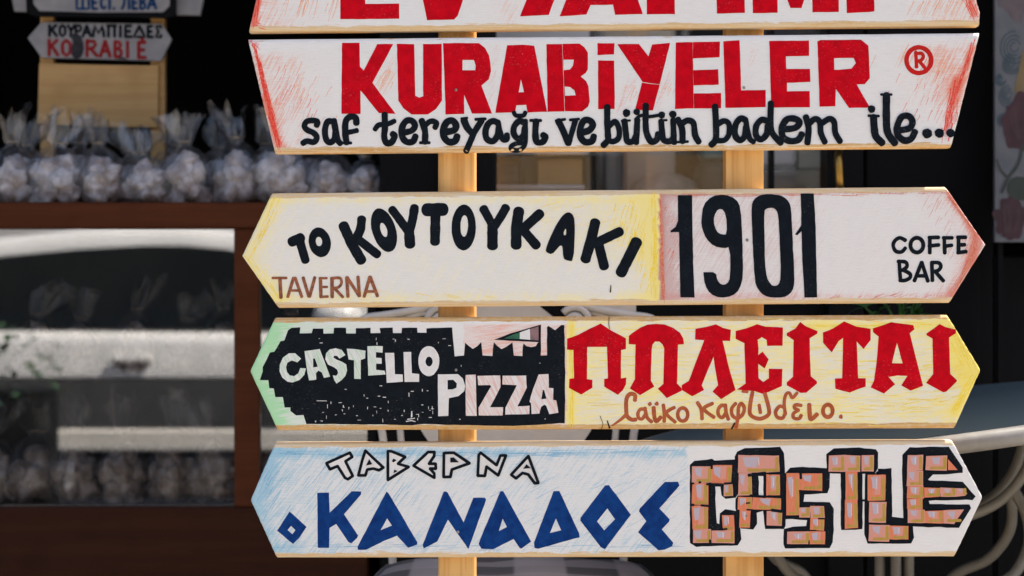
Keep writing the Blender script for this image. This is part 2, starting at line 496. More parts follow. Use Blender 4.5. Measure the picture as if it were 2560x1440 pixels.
def TR(ox, oy, k):
    return lambda P: [(ox + p[0] * k, oy + p[1] * k) for p in P]
def ell(cx, cy, rx, ry, rot=0, n=28):
    c, s_ = math.cos(R(rot)), math.sin(R(rot))
    return [(cx + rx * math.cos(a) * c - ry * math.sin(a) * s_, cy + rx * math.cos(a) * s_ + ry * math.sin(a) * c) for a in [2 * math.pi * k / n for k in range(n)]]
def segd(x, y, a, b):
    dx, dy = b[0] - a[0], b[1] - a[1]
    t = max(0, min(1, ((x - a[0]) * dx + (y - a[1]) * dy) / (dx * dx + dy * dy)))
    return math.hypot(x - a[0] - t * dx, y - a[1] - t * dy)
def cl(v): return max(0.0, min(1.0, v))
def ga(d, s): return math.exp(-(d / s) ** 2)

RED, ORG_, YEL = lin(232, 52, 40)[:3], lin(240, 150, 96)[:3], lin(255, 228, 92)[:3]
BRN, GRN, BLU, PNK = lin(168, 62, 44)[:3], lin(156, 222, 156)[:3], lin(140, 192, 212)[:3], lin(236, 150, 118)[:3]
ORR = lin(222, 92, 54)[:3]
def pick(lst):
    tot = sum(a for _, a in lst)
    if tot < 1e-4: return (1, 1, 1), 0.0
    return tuple(sum(c[i] * a for c, a in lst) / tot for i in range(3)), min(1, tot)
def pig0(x, y):
    l = [(RED, 1.2 * ga(segd(x, y, (645, -20), (634, 76)), 9)), (ORG_, .36 * cl((900 - x) / 230)), (RED, .14 * cl((760 - x) / 130)),
         (ORG_, .25 * ga(abs(x - 1270), 45)), (ORG_, .45 * cl((x - 2210) / 160)), (RED, .7 * ga(segd(x, y, (2415, -30), (2436, 36)), 12)), (ORG_, .12 * ga(abs(x - 1740), 60))]
    return pick(l)
def pig1(x, y):
    l = [(RED, .5 * ga(segd(x, y, (641, 132), (697, 372)), 6.5)), (RED, .34 * ga(segd(x, y, (660, 250), (708, 370)), 13)), (RED, .6 * ga(segd(x, y, (625, 100), (638, 112)), 10)),
         (RED, .16 * cl((800 - x) / 140) * cl((y - 120) / 40)), (ORG_, .36 * cl((880 - x) / 200) * cl((y - 118) / 30)),
         (ORG_, .4 * ga(segd(x, y, (985, 160), (955, 215)), 26)), (RED, .25 * ga(segd(x, y, (1240, 120), (1225, 260)), 12)),
         (RED, .30 * ga(segd(x, y, (1580, 210), (1550, 265)), 24)), (RED, .30 * ga(segd(x, y, (1675, 190), (1640, 265)), 16)), (RED, .25 * ga(segd(x, y, (1880, 130), (1865, 210)), 16)),
         (RED, .5 * ga(segd(x, y, (2430, 115), (2386, 250)), 8)), (RED, .62 * ga(segd(x, y, (2390, 200), (2364, 345)), 14)),
         (ORG_, .40 * cl((x - 2180) / 170) * cl((y - 100) / 20) * cl((330 - y) / 90)), (RED, .18 * cl((x - 2240) / 140) * cl((300 - y) / 90))]
    return pick(l)
def pig2(x, y):
    dl = min(segd(x, y, (680, 483), (606, 640)), segd(x, y, (606, 640), (697, 770)))
    dr = min(segd(x, y, (2363, 467), (2463, 612)), segd(x, y, (2463, 612), (2373, 757)))
    pale = lin(246, 236, 190)[:3]
    if x < 1648:
        l = [(pale, .36), (YEL, .5 * ga(dl, 42)), (YEL, .95 * cl((x - 1520) / 130) ** 2), (YEL, .28 * cl((x - 1250) / 300) * cl((680 - y) / 60)), (YEL, .3 * ga(abs(y - 745), 14)),
             (YEL, .3 * ga(abs(y - 500), 10))]
    else:
        l = [(BRN, .7 * ga(x - 1653, 8)), (BRN, .34 * cl((1735 - x) / 75)), (lin(214, 190, 186)[:3], .4 * cl((2060 - x) / 80)), (ORR, .6 * ga(segd(x, y, (2375, 490), (2440, 592)), 10)),
             (ORR, .7 * ga(segd(x, y, (2442, 600), (2430, 650)), 16)), (ORR, .55 * ga(segd(x, y, (2425, 655), (2385, 730)), 20)), (ORR, .24 * ga(dr, 50)), (BRN, .5 * ga(y - (486 - (x - 1650) * .012), 6)),
             (ORR, .3 * ga(abs(y - 742), 10)), (lin(226, 196, 184)[:3], .2)]
    return pick(l)
def pig3(x, y):
    dl = min(segd(x, y, (688, 795), (626, 928)), segd(x, y, (626, 928), (695, 1076)))
    dr = min(segd(x, y, (2368, 788), (2451, 925)), segd(x, y, (2451, 925), (2385, 1071)))
    if x < 1414:
        l = [(GRN, .62 * ga(dl, 50)), (GRN, .36 * cl((960 - x) / 60)), (PNK, .55 * (1 if 1158 < x < 1420 else 0) * cl((y - 806) / 8))]
    else:
        big = .5 + .5 * mnoise.noise(Vector((x * .006, y * .012, 2)))
        l = [(YEL, .30 + .30 * big), (YEL, .9 * ga(x - 1428, 9)), (YEL, .8 * ga(segd(x, y, (2400, 850), (2430, 930)), 40)), (YEL, .7 * ga(segd(x, y, (2440, 940), (2385, 1030)), 9)),
             (YEL, .45 * ga(y - 815, 10) * cl((x - 1980) / 60)), (lin(252, 242, 180)[:3], .22 * cl((2420 - x) / 100)), (YEL, .35 * ga(dr, 50))]
    return pick(l)
def pig4(x, y):
    big = .5 + .5 * mnoise.noise(Vector((x * .005, y * .012, 5)))
    dl = min(segd(x, y, (688, 1108), (627, 1250)), segd(x, y, (627, 1250), (693, 1395)))
    if x < 1718: l = [(BLU, .22 + .26 * big), (BLU, .18 * cl((1000 - x) / 350)), (BLU, .45 * ga(y - 1132, 12)), (BLU, .35 * ga(dl, 45))]
    else: l = [(BLU, .1 * cl((1760 - x) / 40))]
    return pick(l)

def barefn(top, bot, tw=11.0, bw=14.0, lt=None):
    def f(x, dt, db):
        a = top(x) * cl(1.05 - (dt - tw * .5) / (tw * .9)); b = bot(x) * cl(1.05 - (db - bw * .5) / (bw * .9))
        return max(a, b)
    return f
tan, ochre, cream = (.70, .47, .22, 1), (.60, .33, .10, 1), (.76, .62, .42, 1)
B0 = Board((688, -205), None, (622, 80), (2372, -222), (2449, 30), (2448, 64))
B1 = Board((620, 98), None, (688, 384), (2449, 82), None, (2377, 369))
B2 = Board((680, 483), (606, 640), (697, 770), (2363, 467), (2463, 612), (2373, 757))
B3 = Board((688, 795), (626, 928), (695, 1076), (2368, 788), (2451, 925), (2385, 1071))
B4 = Board((688, 1108), (627, 1250), (693, 1395), (2380, 1101), (2456, 1243), (2385, 1392))
B0.build(board_mat('painted_board_top', -28, tan, cream), pig0, barefn(lambda x: .4, lambda x: .92), 'topmost board, cut by the upper frame edge, with large red cut out letters')
B1.build(board_mat('painted_board_red', -28, ochre, cream), pig1, barefn(lambda x: .30, lambda x: .80 + .25 * cl((1500 - x) / 600)), 'board with red cut out capitals over black script, its ends cut slanting inward')
B2.build(board_mat('painted_board_cream', -30, tan, cream, .28), pig2, barefn(lambda x: 1.0, lambda x: .92, 13), 'cream board with fat black letters and a tall black year')
B3.build(board_mat('painted_board_yellow', -80, ochre, tan, .30), pig3, barefn(lambda x: 1.0 - .25 * cl((x - 2200) / 100), lambda x: .95 + .1 * cl((x - 1500) / 500), 11), 'board with a black castle on green at left and red gothic letters on yellow at right')
B4.build(board_mat('painted_board_blue', -38, tan, cream, .22), pig4, barefn(lambda x: 1.05, lambda x: .85, 11), 'lowest board, pale blue with blue capitals and brick patterned letters')

# --- topmost board: bottom half of its red words shows
I = Ink(B0)
I.poly([(850, -140), (998, -141), (998, -102), (912, -101), (912, -66), (985, -67), (985, -30), (912, -29), (913, 10), (998, 9), (998, 47), (851, 48)])
I.poly([(1010, -141), (1076, -142), (1108, -30), (1140, -143), (1205, -143), (1144, 40), (1135, 49), (1068, 50), (1057, 0)])
I.poly([(1245, -143), (1315, -144), (1368, -62), (1418, -146), (1488, -146), (1385, 2), (1372, 37), (1300, 41), (1318, -5)])
I.poly([(1472, -146), (1545, -147), (1607, 35), (1538, 37), (1532, 12), (1476, 13), (1466, 36), (1399, 41)], [[(1507, -90), (1524, -32), (1490, -31)]])
I.poly([(1618, -147), (1712, -148), (1752, -118), (1752, -68), (1712, -36), (1686, -36), (1687, 35), (1617, 36)], [[(1684, -110), (1702, -108), (1704, -72), (1684, -70)]])
I.poly([(1790, -149), (1860, -149), (1862, 32), (1792, 34)])
I.poly([(1881, -150), (1960, -151), (1990, -70), (2020, -151), (2097, -152), (2097, 30), (2031, 31), (2030, -60), (2004, 20), (1976, 20), (1944, -58), (1944, 32), (1882, 33)])
I.poly([(2112, -152), (2184, -152), (2186, 28), (2172, 30), (2117, 33)])
I.done('red_lettering', M['red'])

# --- red capitals
I = Ink(B1); a = TR(600, 0, .27778); b = TR(1200, 0, .27778); c = TR(1800, 0, .296875)
I.poly(a([(918, 385), (1075, 385), (1079, 600), (1112, 635), (1235, 398), (1380, 395), (1192, 745), (1400, 1025), (1250, 1018), (1085, 815), (1085, 1025), (912, 1025)]))
I.poly(a([(1412, 395), (1568, 398), (1577, 862), (1612, 878), (1648, 865), (1648, 395), (1815, 395), (1818, 905), (1765, 980), (1690, 1030), (1545, 1030), (1470, 975), (1425, 905)]))
I.poly(a([(1828, 388), (2150, 388), (2205, 430), (2240, 500), (2252, 560), (2258, 640), (2240, 715), (2172, 770), (2268, 1022), (2088, 1022), (2018, 855), (2018, 1025), (1850, 1030)]), [a([(2003, 540), (2105, 540), (2122, 590), (2118, 632), (2003, 632)])])
I.poly(b([(245, 408), (380, 402), (488, 412), (604, 1005), (428, 1012), (415, 943), (328, 948), (318, 1012), (138, 1015)]), [b([(370, 712), (396, 830), (348, 832)])])
I.poly(b([(598, 398), (740, 397), (760, 1003), (608, 1005)]))
I.poly(b([(744, 395), (895, 392), (940, 425), (970, 475), (970, 625), (955, 655), (905, 690), (955, 730), (975, 775), (988, 910), (975, 960), (920, 1003), (764, 1002)]), [b([(750, 537), (845, 537), (835, 590), (810, 625), (752, 632)]), b([(762, 778), (810, 785), (850, 815), (860, 858), (766, 862)])])
I.poly(b([(1058, 390), (1210, 390), (1205, 490), (1058, 497)])); I.poly(b([(1062, 545), (1208, 545), (1212, 980), (1062, 982)]))
I.poly(b([(1235, 398), (1432, 395), (1515, 508), (1550, 400), (1710, 387), (1618, 758), (1530, 749), (1462, 736)]))
I.poly(b([(1458, 744), (1530, 755), (1617, 762), (1555, 995), (1395, 990)]))
I.poly(b([(1762, 382), (1914, 380), (1922, 975), (1755, 980)]))
I.poly(b([(1917, 379), (2158, 374), (2156, 515), (1917, 525)])); I.poly(b([(1919, 632), (2145, 625), (2148, 762), (1922, 768)])); I.poly(b([(1923, 842), (2168, 838), (2170, 975), (1926, 976)]))
I.poly(c([(28, 348), (165, 340), (178, 762), (385, 758), (383, 903), (45, 908)]))
I.poly(c([(415, 345), (748, 342), (750, 470), (555, 475), (557, 580), (757, 582), (760, 690), (565, 697), (565, 770), (755, 768), (758, 903), (430, 905)]))
I.poly(c([(820, 350), (845, 338), (1188, 335), (1250, 385), (1262, 660), (1220, 708), (1150, 712), (1262, 905), (1085, 908), (975, 748), (972, 895), (838, 898)]), [c([(960, 490), (1125, 488), (1142, 530), (1110, 578), (1000, 588), (962, 588)])])
I.done('red_lettering', M['red'])
I = Ink(B1)
I.stroke(c(ell(1674, 507, 104, 108, 0, 16)), 39 * .297, closed=True)
for q in ([(1648, 440), (1655, 565)], [(1648, 452), (1695, 450), (1712, 478), (1692, 508), (1655, 515)], [(1678, 515), (1722, 568)]): I.stroke(c(q), 30 * .297)
I.done('trademark_ring', M['redpaint'])

# --- black script
I = Ink(B1, .0006); k = .27778; I.fat = 1.16
def ST(tr, kk, lst):
    for it in lst:
        I.stroke(tr(it[0]), it[1] * kk, closed=(len(it) > 2 and it[2] == 'c'), taper=(it[2] if len(it) > 2 and it[2] != 'c' else None))
ST(a, k, [([(690, 1130), (695, 1095), (650, 1085), (600, 1095), (580, 1135), (605, 1170), (660, 1195), (692, 1235), (665, 1280), (605, 1270), (565, 1290)], 46),
 ([(835, 1095), (790, 1095), (768, 1150), (766, 1210), (782, 1265), (815, 1282), (850, 1250), (862, 1180)], 48), ([(845, 1085), (862, 1180), (880, 1260), (905, 1292)], 48),
 ([(1048, 1110), (1040, 1060), (990, 1052), (952, 1095), (948, 1200), (960, 1285)], 50), ([(955, 1195), (1010, 1185), (1052, 1175)], 40), ([(935, 1287), (1000, 1287)], 22),
 ([(1302, 1028), (1304, 1150), (1298, 1230), (1318, 1285), (1365, 1280), (1392, 1225), (1372, 1205)], 50), ([(1215, 1165), (1250, 1125), (1320, 1120), (1390, 1090)], 40),
 ([(1460, 1195), (1540, 1178), (1575, 1135), (1550, 1090), (1500, 1088), (1462, 1140), (1458, 1220), (1495, 1275), (1555, 1275), (1580, 1225)], 50),
 ([(1635, 1085), (1665, 1180), (1665, 1280)], 50), ([(1622, 1285), (1705, 1285)], 24), ([(1665, 1130), (1715, 1092), (1768, 1105), (1755, 1150)], 44),
 ([(1835, 1190), (1920, 1175), (1945, 1135), (1915, 1088), (1865, 1098), (1832, 1160), (1835, 1230), (1880, 1278), (1935, 1270), (1955, 1225)], 54),
 ([(2015, 1080), (2045, 1150), (2095, 1205)], 54), ([(2175, 1085), (2110, 1190), (2075, 1270), (2035, 1360)], 48), ([(1992, 1068), (2045, 1062)], 20), ([(2120, 1075), (2208, 1070)], 24)])
ST(b, k, [([(165, 1110), (120, 1090), (75, 1115), (50, 1180), (62, 1250), (115, 1272), (158, 1220), (168, 1150)], 50), ([(160, 1095), (182, 1190), (205, 1255), (242, 1255), (242, 1212)], 44),
 ([(305, 1012), (325, 1040), (390, 1040), (408, 1012)], 34), ([(405, 1110), (355, 1090), (308, 1140), (305, 1205), (345, 1250), (390, 1220), (402, 1150)], 48), ([(410, 1085), (412, 1230), (400, 1310), (350, 1352), (285, 1345), (285, 1312), (340, 1290), (400, 1290)], 36),
 ([(455, 1085), (548, 1085)], 24), ([(505, 1090), (498, 1200), (510, 1275), (560, 1280), (590, 1235), (565, 1215)], 50),
 ([(705, 1090), (745, 1170), (795, 1290)], 52), ([(858, 1085), (830, 1180), (798, 1295)], 44), ([(683, 1088), (765, 1075)], 22), ([(810, 1080), (890, 1072)], 22),
 ([(905, 1195), (980, 1175), (1015, 1125), (985, 1085), (935, 1088), (905, 1150), (905, 1230), (945, 1278), (1005, 1272), (1025, 1225)], 52),
 ([(1145, 960), (1145, 1100), (1150, 1200), (1150, 1262), (1110, 1308)], 50), ([(1160, 1140), (1215, 1095), (1250, 1160), (1248, 1240), (1200, 1275), (1150, 1262)], 44),
 ([(1300, 1090), (1312, 1190), (1325, 1270), (1375, 1272), (1405, 1220)], 48), ([(1415, 1080), (1412, 1150), (1405, 1285)], 48), ([(1400, 1075), (1450, 1040), (1525, 1050), (1605, 1038)], 26),
 ([(1492, 948), (1490, 1100), (1500, 1200), (1540, 1275), (1590, 1258), (1605, 1205)], 50), ([(1475, 962), (1510, 950)], 20),
 ([(1630, 1090), (1640, 1200), (1655, 1262), (1710, 1272), (1740, 1235)], 48), ([(1738, 1080), (1742, 1200), (1748, 1285)], 46), ([(1615, 1085), (1680, 1082)], 18), ([(1275, 1090), (1350, 1085)], 18),
 ([(1780, 1075), (1818, 1160), (1822, 1275)], 50), ([(1820, 1110), (1870, 1085), (1920, 1110), (1935, 1215), (1968, 1278)], 48), ([(1780, 1280), (1870, 1275)], 20),
 ([(2115, 955), (2122, 1100), (2122, 1250), (2080, 1305)], 50), ([(2130, 1130), (2190, 1090), (2238, 1115), (2240, 1205), (2200, 1262), (2130, 1265)], 44)])
for x, y, r in ((1318, 1018, 36), (1410, 1008, 30), (1635, 1036, 32), (1735, 1030, 34)):
    p = b([(x, y)])[0]; I.disc(p[0], p[1], r * k)
k = .296875
ST(c, k, [([(215, 1010), (170, 1000), (130, 1055), (128, 1140), (165, 1182), (205, 1150), (218, 1070)], 46), ([(215, 1005), (230, 1095), (250, 1170), (282, 1195)], 40),
 ([(395, 1020), (350, 1010), (305, 1060), (303, 1140), (345, 1175), (392, 1130), (400, 1060)], 46), ([(428, 868), (425, 1050), (445, 1130), (512, 1205)], 46),
 ([(535, 1090), (630, 1078), (668, 1035), (635, 1003), (565, 1005), (522, 1070), (528, 1150), (585, 1188), (655, 1180), (688, 1130)], 48),
 ([(722, 985), (745, 1080), (735, 1205)], 46), ([(750, 1040), (800, 1002), (840, 1030), (848, 1120), (882, 1198)], 44), ([(855, 1040), (920, 1002), (960, 1030), (970, 1120), (1010, 1192)], 44),
 ([(1250, 975), (1335, 978)], 20), ([(1292, 985), (1298, 1080), (1312, 1150), (1365, 1205)], 54), ([(1400, 800), (1400, 1000), (1412, 1120), (1472, 1207)], 54), ([(1355, 797), (1443, 797)], 18),
 ([(1495, 1100), (1590, 1082), (1620, 1030), (1590, 980), (1530, 985), (1492, 1060), (1492, 1130), (1545, 1182), (1605, 1172), (1640, 1110)], 48)])
for x, y, r in ((1275, 920, 32), (1743, 1125, 42), (1845, 1122, 40), (1940, 1122, 37)):
    p = c([(x, y)])[0]; I.disc(p[0], p[1], r * k)
I.done('black_script', M['black'])

# --- fat black letters and the year
I = Ink(B2); a = TR(600, 440, .25); b = TR(1200, 440, .25); c = TR(1840, 440, .28125); k = .25
for pts, ww in (([(515, 660), (610, 618)], 100), ([(600, 660), (655, 845)], 88), ([(1035, 495), (1120, 680), (1215, 845)], 104), ([(1217, 430), (1205, 530), (1170, 610)], 92), ([(1190, 640), (1375, 785)], 88),
                ([(1520, 335), (1600, 440), (1690, 570)], 84), ([(1745, 315), (1725, 440), (1690, 560)], 90), ([(1690, 540), (1700, 685)], 104), ([(1865, 338), (2035, 335)], 130), ([(1955, 380), (1950, 660)], 100)):
    I.stroke(a(pts), ww * k)
I.poly(a(ell(798, 663, 110, 150, -12)), [a(ell(790, 655, 32, 48, -8, 16))]); I.poly(a(ell(1440, 542, 118, 226, -17)), [a(ell(1438, 540, 32, 74, -17, 16))]); I.poly(a(ell(2237, 515, 122, 230, 1)), [a(ell(2243, 500, 38, 108, 2, 20))])
for pts, ww in (([(1230, 315), (1330, 500)], 0),): pass
for pts, ww in (([(35, 328), (130, 500)], 88), ([(258, 318), (200, 420), (130, 520)], 88), ([(125, 505), (125, 700)], 106), ([(388, 350), (365, 520), (362, 695)], 108), ([(600, 375), (430, 530)], 98), ([(440, 550), (565, 695)], 92),
                ([(1152, 465), (1110, 640), (1055, 832)], 104), ([(1400, 555), (1180, 660)], 94), ([(1180, 660), (1242, 905)], 98), ([(1565, 660), (1490, 810), (1410, 968)], 112)):
    I.stroke(b(pts), ww * k)
I.poly(b([(845, 375), (890, 360), (930, 385), (945, 440), (950, 560), (935, 850), (880, 850), (830, 820), (828, 700), (800, 695), (770, 730), (720, 785), (665, 765), (655, 735), (690, 640), (750, 510), (800, 430)]), [b([(860, 515), (863, 590), (838, 595), (835, 565)])], smooth=1)
I.poly(b([(1978, 192), (2120, 192), (2130, 800), (2145, 1215), (2003, 1212), (1990, 560), (1940, 560), (1905, 565), (1905, 545), (1955, 510), (1980, 450)]))
I.poly([(1753, 550), (1758, 512), (1780, 490), (1812, 486), (1840, 497), (1852, 520), (1856, 600), (1858, 690), (1850, 722), (1830, 741), (1800, 745), (1775, 735), (1762, 712), (1758, 682), (1760, 680), (1790, 681), (1793, 700), (1803, 712), (1818, 710), (1826, 695), (1825, 617), (1810, 621), (1785, 616), (1765, 597), (1755, 572)], [[(1783, 552), (1790, 528), (1803, 520), (1815, 535), (1818, 586), (1805, 587), (1790, 578)]], smooth=1)
I.poly(c([(137, 300), (145, 230), (180, 185), (250, 162), (340, 162), (420, 180), (470, 225), (490, 290), (500, 500), (520, 900), (515, 990), (480, 1050), (420, 1080), (330, 1082), (250, 1065), (195, 1010), (165, 930), (145, 550)]), [c([(250, 310), (270, 290), (320, 280), (360, 300), (375, 350), (385, 500), (400, 900), (380, 965), (345, 980), (310, 965), (275, 910), (258, 780), (252, 500)])], smooth=1)
I.poly(c([(575, 155), (690, 155), (705, 400), (722, 1080), (608, 1080), (588, 700), (582, 490), (545, 525), (525, 520), (550, 485), (580, 440)]))
I.done('black_lettering', M['black'])
I = Ink(B2, .0005); k = .28125
for pts in ([(1505, 572), (1455, 550), (1410, 578), (1397, 622), (1420, 668), (1470, 675), (1505, 640)], [(1450, 755), (1455, 850), (1462, 925)], [(1440, 760), (1505, 765), (1520, 800), (1490, 832), (1455, 842)], [(1490, 838), (1545, 870), (1545, 905), (1500, 928), (1455, 928)],
            [(1650, 768), (1585, 932)], [(1650, 768), (1705, 935)], [(1612, 888), (1690, 888)], [(1740, 768), (1745, 930)], [(1738, 770), (1800, 772), (1820, 805), (1795, 840), (1745, 850)], [(1775, 855), (1842, 932)],
            [(1722, 550), (1722, 685)], [(1715, 548), (1800, 546)], [(1715, 622), (1802, 613)], [(1850, 548), (1855, 685)], [(1842, 550), (1922, 550)], [(1855, 624), (1918, 616)], [(1977, 548), (1977, 682)], [(1968, 546), (2040, 545)], [(1975, 613), (2032, 611)], [(1970, 682), (2045, 672)]):
    I.stroke(c(pts), 34 * k, smooth=len(pts) > 2)
I.stroke(c(ell(1607, 615, 57, 65, 0, 12)), 36 * k, closed=True)
I.done('small_black_lettering', M['black'])
I = Ink(B2, .0004); k = .25
for pts, ww in (([(325, 1020), (465, 1020)], 26), ([(400, 1030), (410, 1215)], 36), ([(535, 1020), (478, 1208)], 32), ([(552, 1020), (618, 1208)], 32), ([(515, 1145), (595, 1145)], 26), ([(632, 1018), (688, 1205)], 32), ([(748, 1015), (697, 1205)], 32),
                ([(805, 1022), (810, 1210)], 34), ([(795, 1022), (868, 1022)], 24), ([(805, 1110), (872, 1110)], 24), ([(808, 1210), (878, 1205)], 26), ([(920, 1022), (922, 1210)], 36), ([(925, 1022), (1000, 1022), (1015, 1070), (985, 1112), (925, 1122)], 28), ([(950, 1128), (1028, 1210)], 30),
                ([(1068, 1015), (1080, 1205)], 34), ([(1072, 1015), (1192, 1200)], 32), ([(1180, 1010), (1195, 1200)], 34), ([(1298, 1010), (1242, 1205)], 32), ([(1302, 1010), (1375, 1200)], 34), ([(1265, 1155), (1358, 1155)], 26)):
    I.stroke(a(pts), ww * k, smooth=len(pts) > 2)
I.done('brown_crayon_lettering', M['crayonbrown'])

# --- black castle with letters left white, red gothic capitals, brown script
a = TR(600, 780, .215321); b = TR(1060, 780, .215321); c = TR(1500, 780, .215321); d = TR(1980, 780, .215321)
I = Ink(B3)
I.poly(a([(600, 185), (700, 178), (695, 248), (835, 248), (845, 195), (965, 190), (968, 250), (1085, 250), (1092, 182), (1230, 182), (1235, 250), (1345, 250), (1345, 188), (1515, 182), (1518, 245), (1630, 245), (1622, 185), (1772, 180), (1775, 245), (1875, 245), (1880, 185), (2055, 182), (2062, 240), (2165, 240)]) +
       b([(30, 188), (325, 180), (345, 400), (355, 515), (465, 505), (478, 355), (530, 400), (570, 428), (620, 395), (662, 352), (680, 505), (795, 510), (810, 350), (850, 390), (900, 432), (960, 400), (1025, 352), (1040, 505), (1142, 510), (1152, 362), (1190, 395), (1250, 408), (1300, 395), (1320, 355), (1342, 350), (1340, 150), (1358, 150), (1357, 505), (1430, 505), (1425, 180), (1445, 160), (1520, 215), (1590, 150), (1630, 155), (1640, 700), (1635, 1290), (1100, 1320), (700, 1320), (0, 1300)]) +
       a([(2000, 1315), (1500, 1305), (770, 1300), (740, 1200), (650, 1200), (590, 1150), (585, 1110), (520, 1110), (500, 990), (410, 985), (395, 890), (340, 885), (330, 795), (230, 790), (265, 690), (265, 640), (350, 470), (400, 460), (470, 340), (515, 330), (560, 210)]), jit=.9)
I.done('castle_silhouette', M['field'])
I = Ink(B3, .00028)
I.poly(a([(712, 545), (640, 478), (570, 480), (500, 530), (462, 610), (460, 690), (490, 760), (550, 810), (610, 818), (690, 790), (745, 730), (765, 655), (700, 650), (680, 710), (630, 745), (580, 735), (545, 700), (535, 640), (550, 590), (600, 562), (635, 570), (665, 585)]))
I.poly(a([(750, 455), (925, 430), (1000, 620), (1045, 750), (975, 765), (950, 700), (910, 680), (885, 710), (885, 785), (800, 795), (770, 620)]), [a([(850, 540), (868, 540), (905, 635), (850, 645)])])
I.poly(a([(1225, 500), (1180, 440), (1110, 420), (1040, 435), (1000, 480), (990, 550), (1020, 610), (1090, 640), (1130, 670), (1140, 710), (1120, 740), (1075, 735), (1095, 790), (1120, 830), (1180, 790), (1225, 740), (1245, 680), (1235, 610), (1190, 580), (1120, 550), (1085, 530), (1095, 505), (1130, 510), (1155, 540)]))
I.poly(a([(1240, 425), (1335, 430), (1455, 450), (1452, 540), (1400, 555), (1402, 780), (1325, 775), (1325, 560), (1260, 550)]))
I.poly(a([(1478, 398), (1660, 395), (1655, 475), (1580, 465), (1578, 530), (1645, 535), (1645, 600), (1580, 600), (1580, 670), (1680, 680), (1690, 725), (1490, 740)]))
I.done('green_lettering', M['green_letter'])
I = Ink(B3, .00028)
I.poly(a([(1685, 475), (1790, 475), (1800, 720), (1890, 725), (1892, 810), (1705, 822)])); I.poly(a([(1898, 465), (1985, 465), (1995, 710), (2080, 720), (2080, 810), (1912, 812)]))
I.poly(a(ell(2192, 570, 122, 175)), [a(ell(2195, 575, 42, 57, 0, 16))])
I.poly(b([(160, 725), (395, 722), (450, 770), (478, 860), (465, 920), (400, 975), (290, 1000), (282, 1205), (165, 1210)]), [b([(275, 790), (340, 788), (380, 830), (375, 880), (330, 898), (275, 900)])])
for q in ([(1985, 1150), (1998, 1150), (2004, 1215), (1984, 1230)], [(1940, 1240), (2030, 1228), (2030, 1236), (1945, 1252)], [(1925, 1265), (1990, 1255), (2040, 1268), (2038, 1278), (1985, 1266), (1930, 1276)], [(890, 1028), (1010, 1030), (1010, 1036), (890, 1036)], [(870, 1265), (885, 1260), (882, 1285)], [(925, 1262), (965, 1262), (955, 1272)], [(1180, 1130), (1195, 1135), (1190, 1160)], [(1260, 1105), (1270, 1105), (1262, 1140)], [(955, 1160), (980, 1165), (960, 1170)], [(1100, 1190), (1130, 1192), (1105, 1200)]): I.poly(a(q), sub=0)
I.done('white_lettering', M['white_letter'])
I = Ink(B3, .00026); rs = random.Random(12)
for q in range(150):
    x, y = rs.uniform(745, 1400), rs.choice((rs.uniform(838, 870), rs.uniform(1005, 1052), rs.uniform(960, 1052), rs.uniform(838, 1050)))
    if (690 < x < 1105 and 858 < y < 962) or (1085 < x and 925 < y < 1045) or (x > 1125 and y < 900) or x < 760 + max(0, (y - 950)) * .5: continue
    L_ = rs.uniform(2, 9)
    I.stroke([(x, y), (x + L_, y + rs.uniform(-.4, .4))] if rs.random() < .6 else [(x, y), (x + rs.uniform(-.5, .5), y + L_)], rs.uniform(.9, 2.0), smooth=False)
I.done('white_scratches', M['white_letter'])
I = Ink(B3, .00028)
I.poly(b([(482, 730), (600, 725), (612, 1205), (485, 1205)])); I.poly(b([(622, 740), (885, 735), (890, 870), (765, 1105), (920, 1105), (915, 1200), (635, 1200), (635, 1110), (780, 860), (765, 848), (630, 850)]))
I.poly(b([(912, 740), (1185, 738), (1192, 880), (1085, 1095), (1225, 1090), (1225, 1185), (942, 1192), (945, 1110), (1080, 850), (910, 840)]))
I.poly(b([(1330, 725), (1445, 720), (1450, 880), (1500, 885), (1500, 1020), (1535, 1025), (1560, 1170), (1455, 1188), (1420, 1090), (1395, 1075), (1360, 1100), (1340, 1180), (1248, 1185), (1245, 1060), (1225, 1040), (1265, 900)]), [b([(1380, 905), (1395, 905), (1420, 1005), (1360, 1015)])])
I.done('pink_lettering', M['pink_letter'])
I = Ink(B3, .00030); I.poly(b([(810, 322), (1000, 250), (1345, 150), (1352, 352)])); I.done('flag_outline', M['black'])
I = Ink(B3, .00040); I.poly(b([(925, 308), (1040, 258), (1110, 236), (1110, 312)])); I.done('flag_green_stripe', paint('flag_green', lin(60, 110, 84), lin(50, 90, 76), .3))
I = Ink(B3, .00040); I.poly(b([(1112, 236), (1230, 195), (1235, 322), (1112, 312)])); I.done('flag_white_stripe', M['white_letter'])
I = Ink(B3, .00040); I.poly(b([(1232, 195), (1330, 166), (1330, 330), (1237, 322)])); I.done('flag_red_stripe', paint('flag_red', lin(150, 118, 116), lin(120, 96, 100), .3))
I = Ink(B3)
I.poly(b([(2050, 135), (2150, 200), (2345, 305), (2343, 430), (2290, 440), (2285, 770), (2348, 762), (2345, 840), (2310, 910), (2250, 962), (2092, 868), (2092, 778), (2135, 770), (2125, 405), (1895, 405), (1893, 780), (1957, 790), (1955, 880), (1828, 958), (1682, 880), (1688, 775), (1742, 770), (1735, 440), (1660, 438), (1660, 312), (1790, 265), (1930, 190)]))
I.poly(c([(650, 138), (750, 145), (850, 185), (930, 240), (970, 310), (975, 375), (905, 378), (895, 830), (945, 885), (948, 915), (775, 998), (672, 890), (735, 835), (745, 420), (725, 375), (690, 345), (640, 342), (610, 380), (600, 430), (590, 800), (632, 868), (465, 965), (347, 888), (405, 780), (412, 378), (332, 372), (335, 275), (380, 240), (470, 180), (550, 148)]))
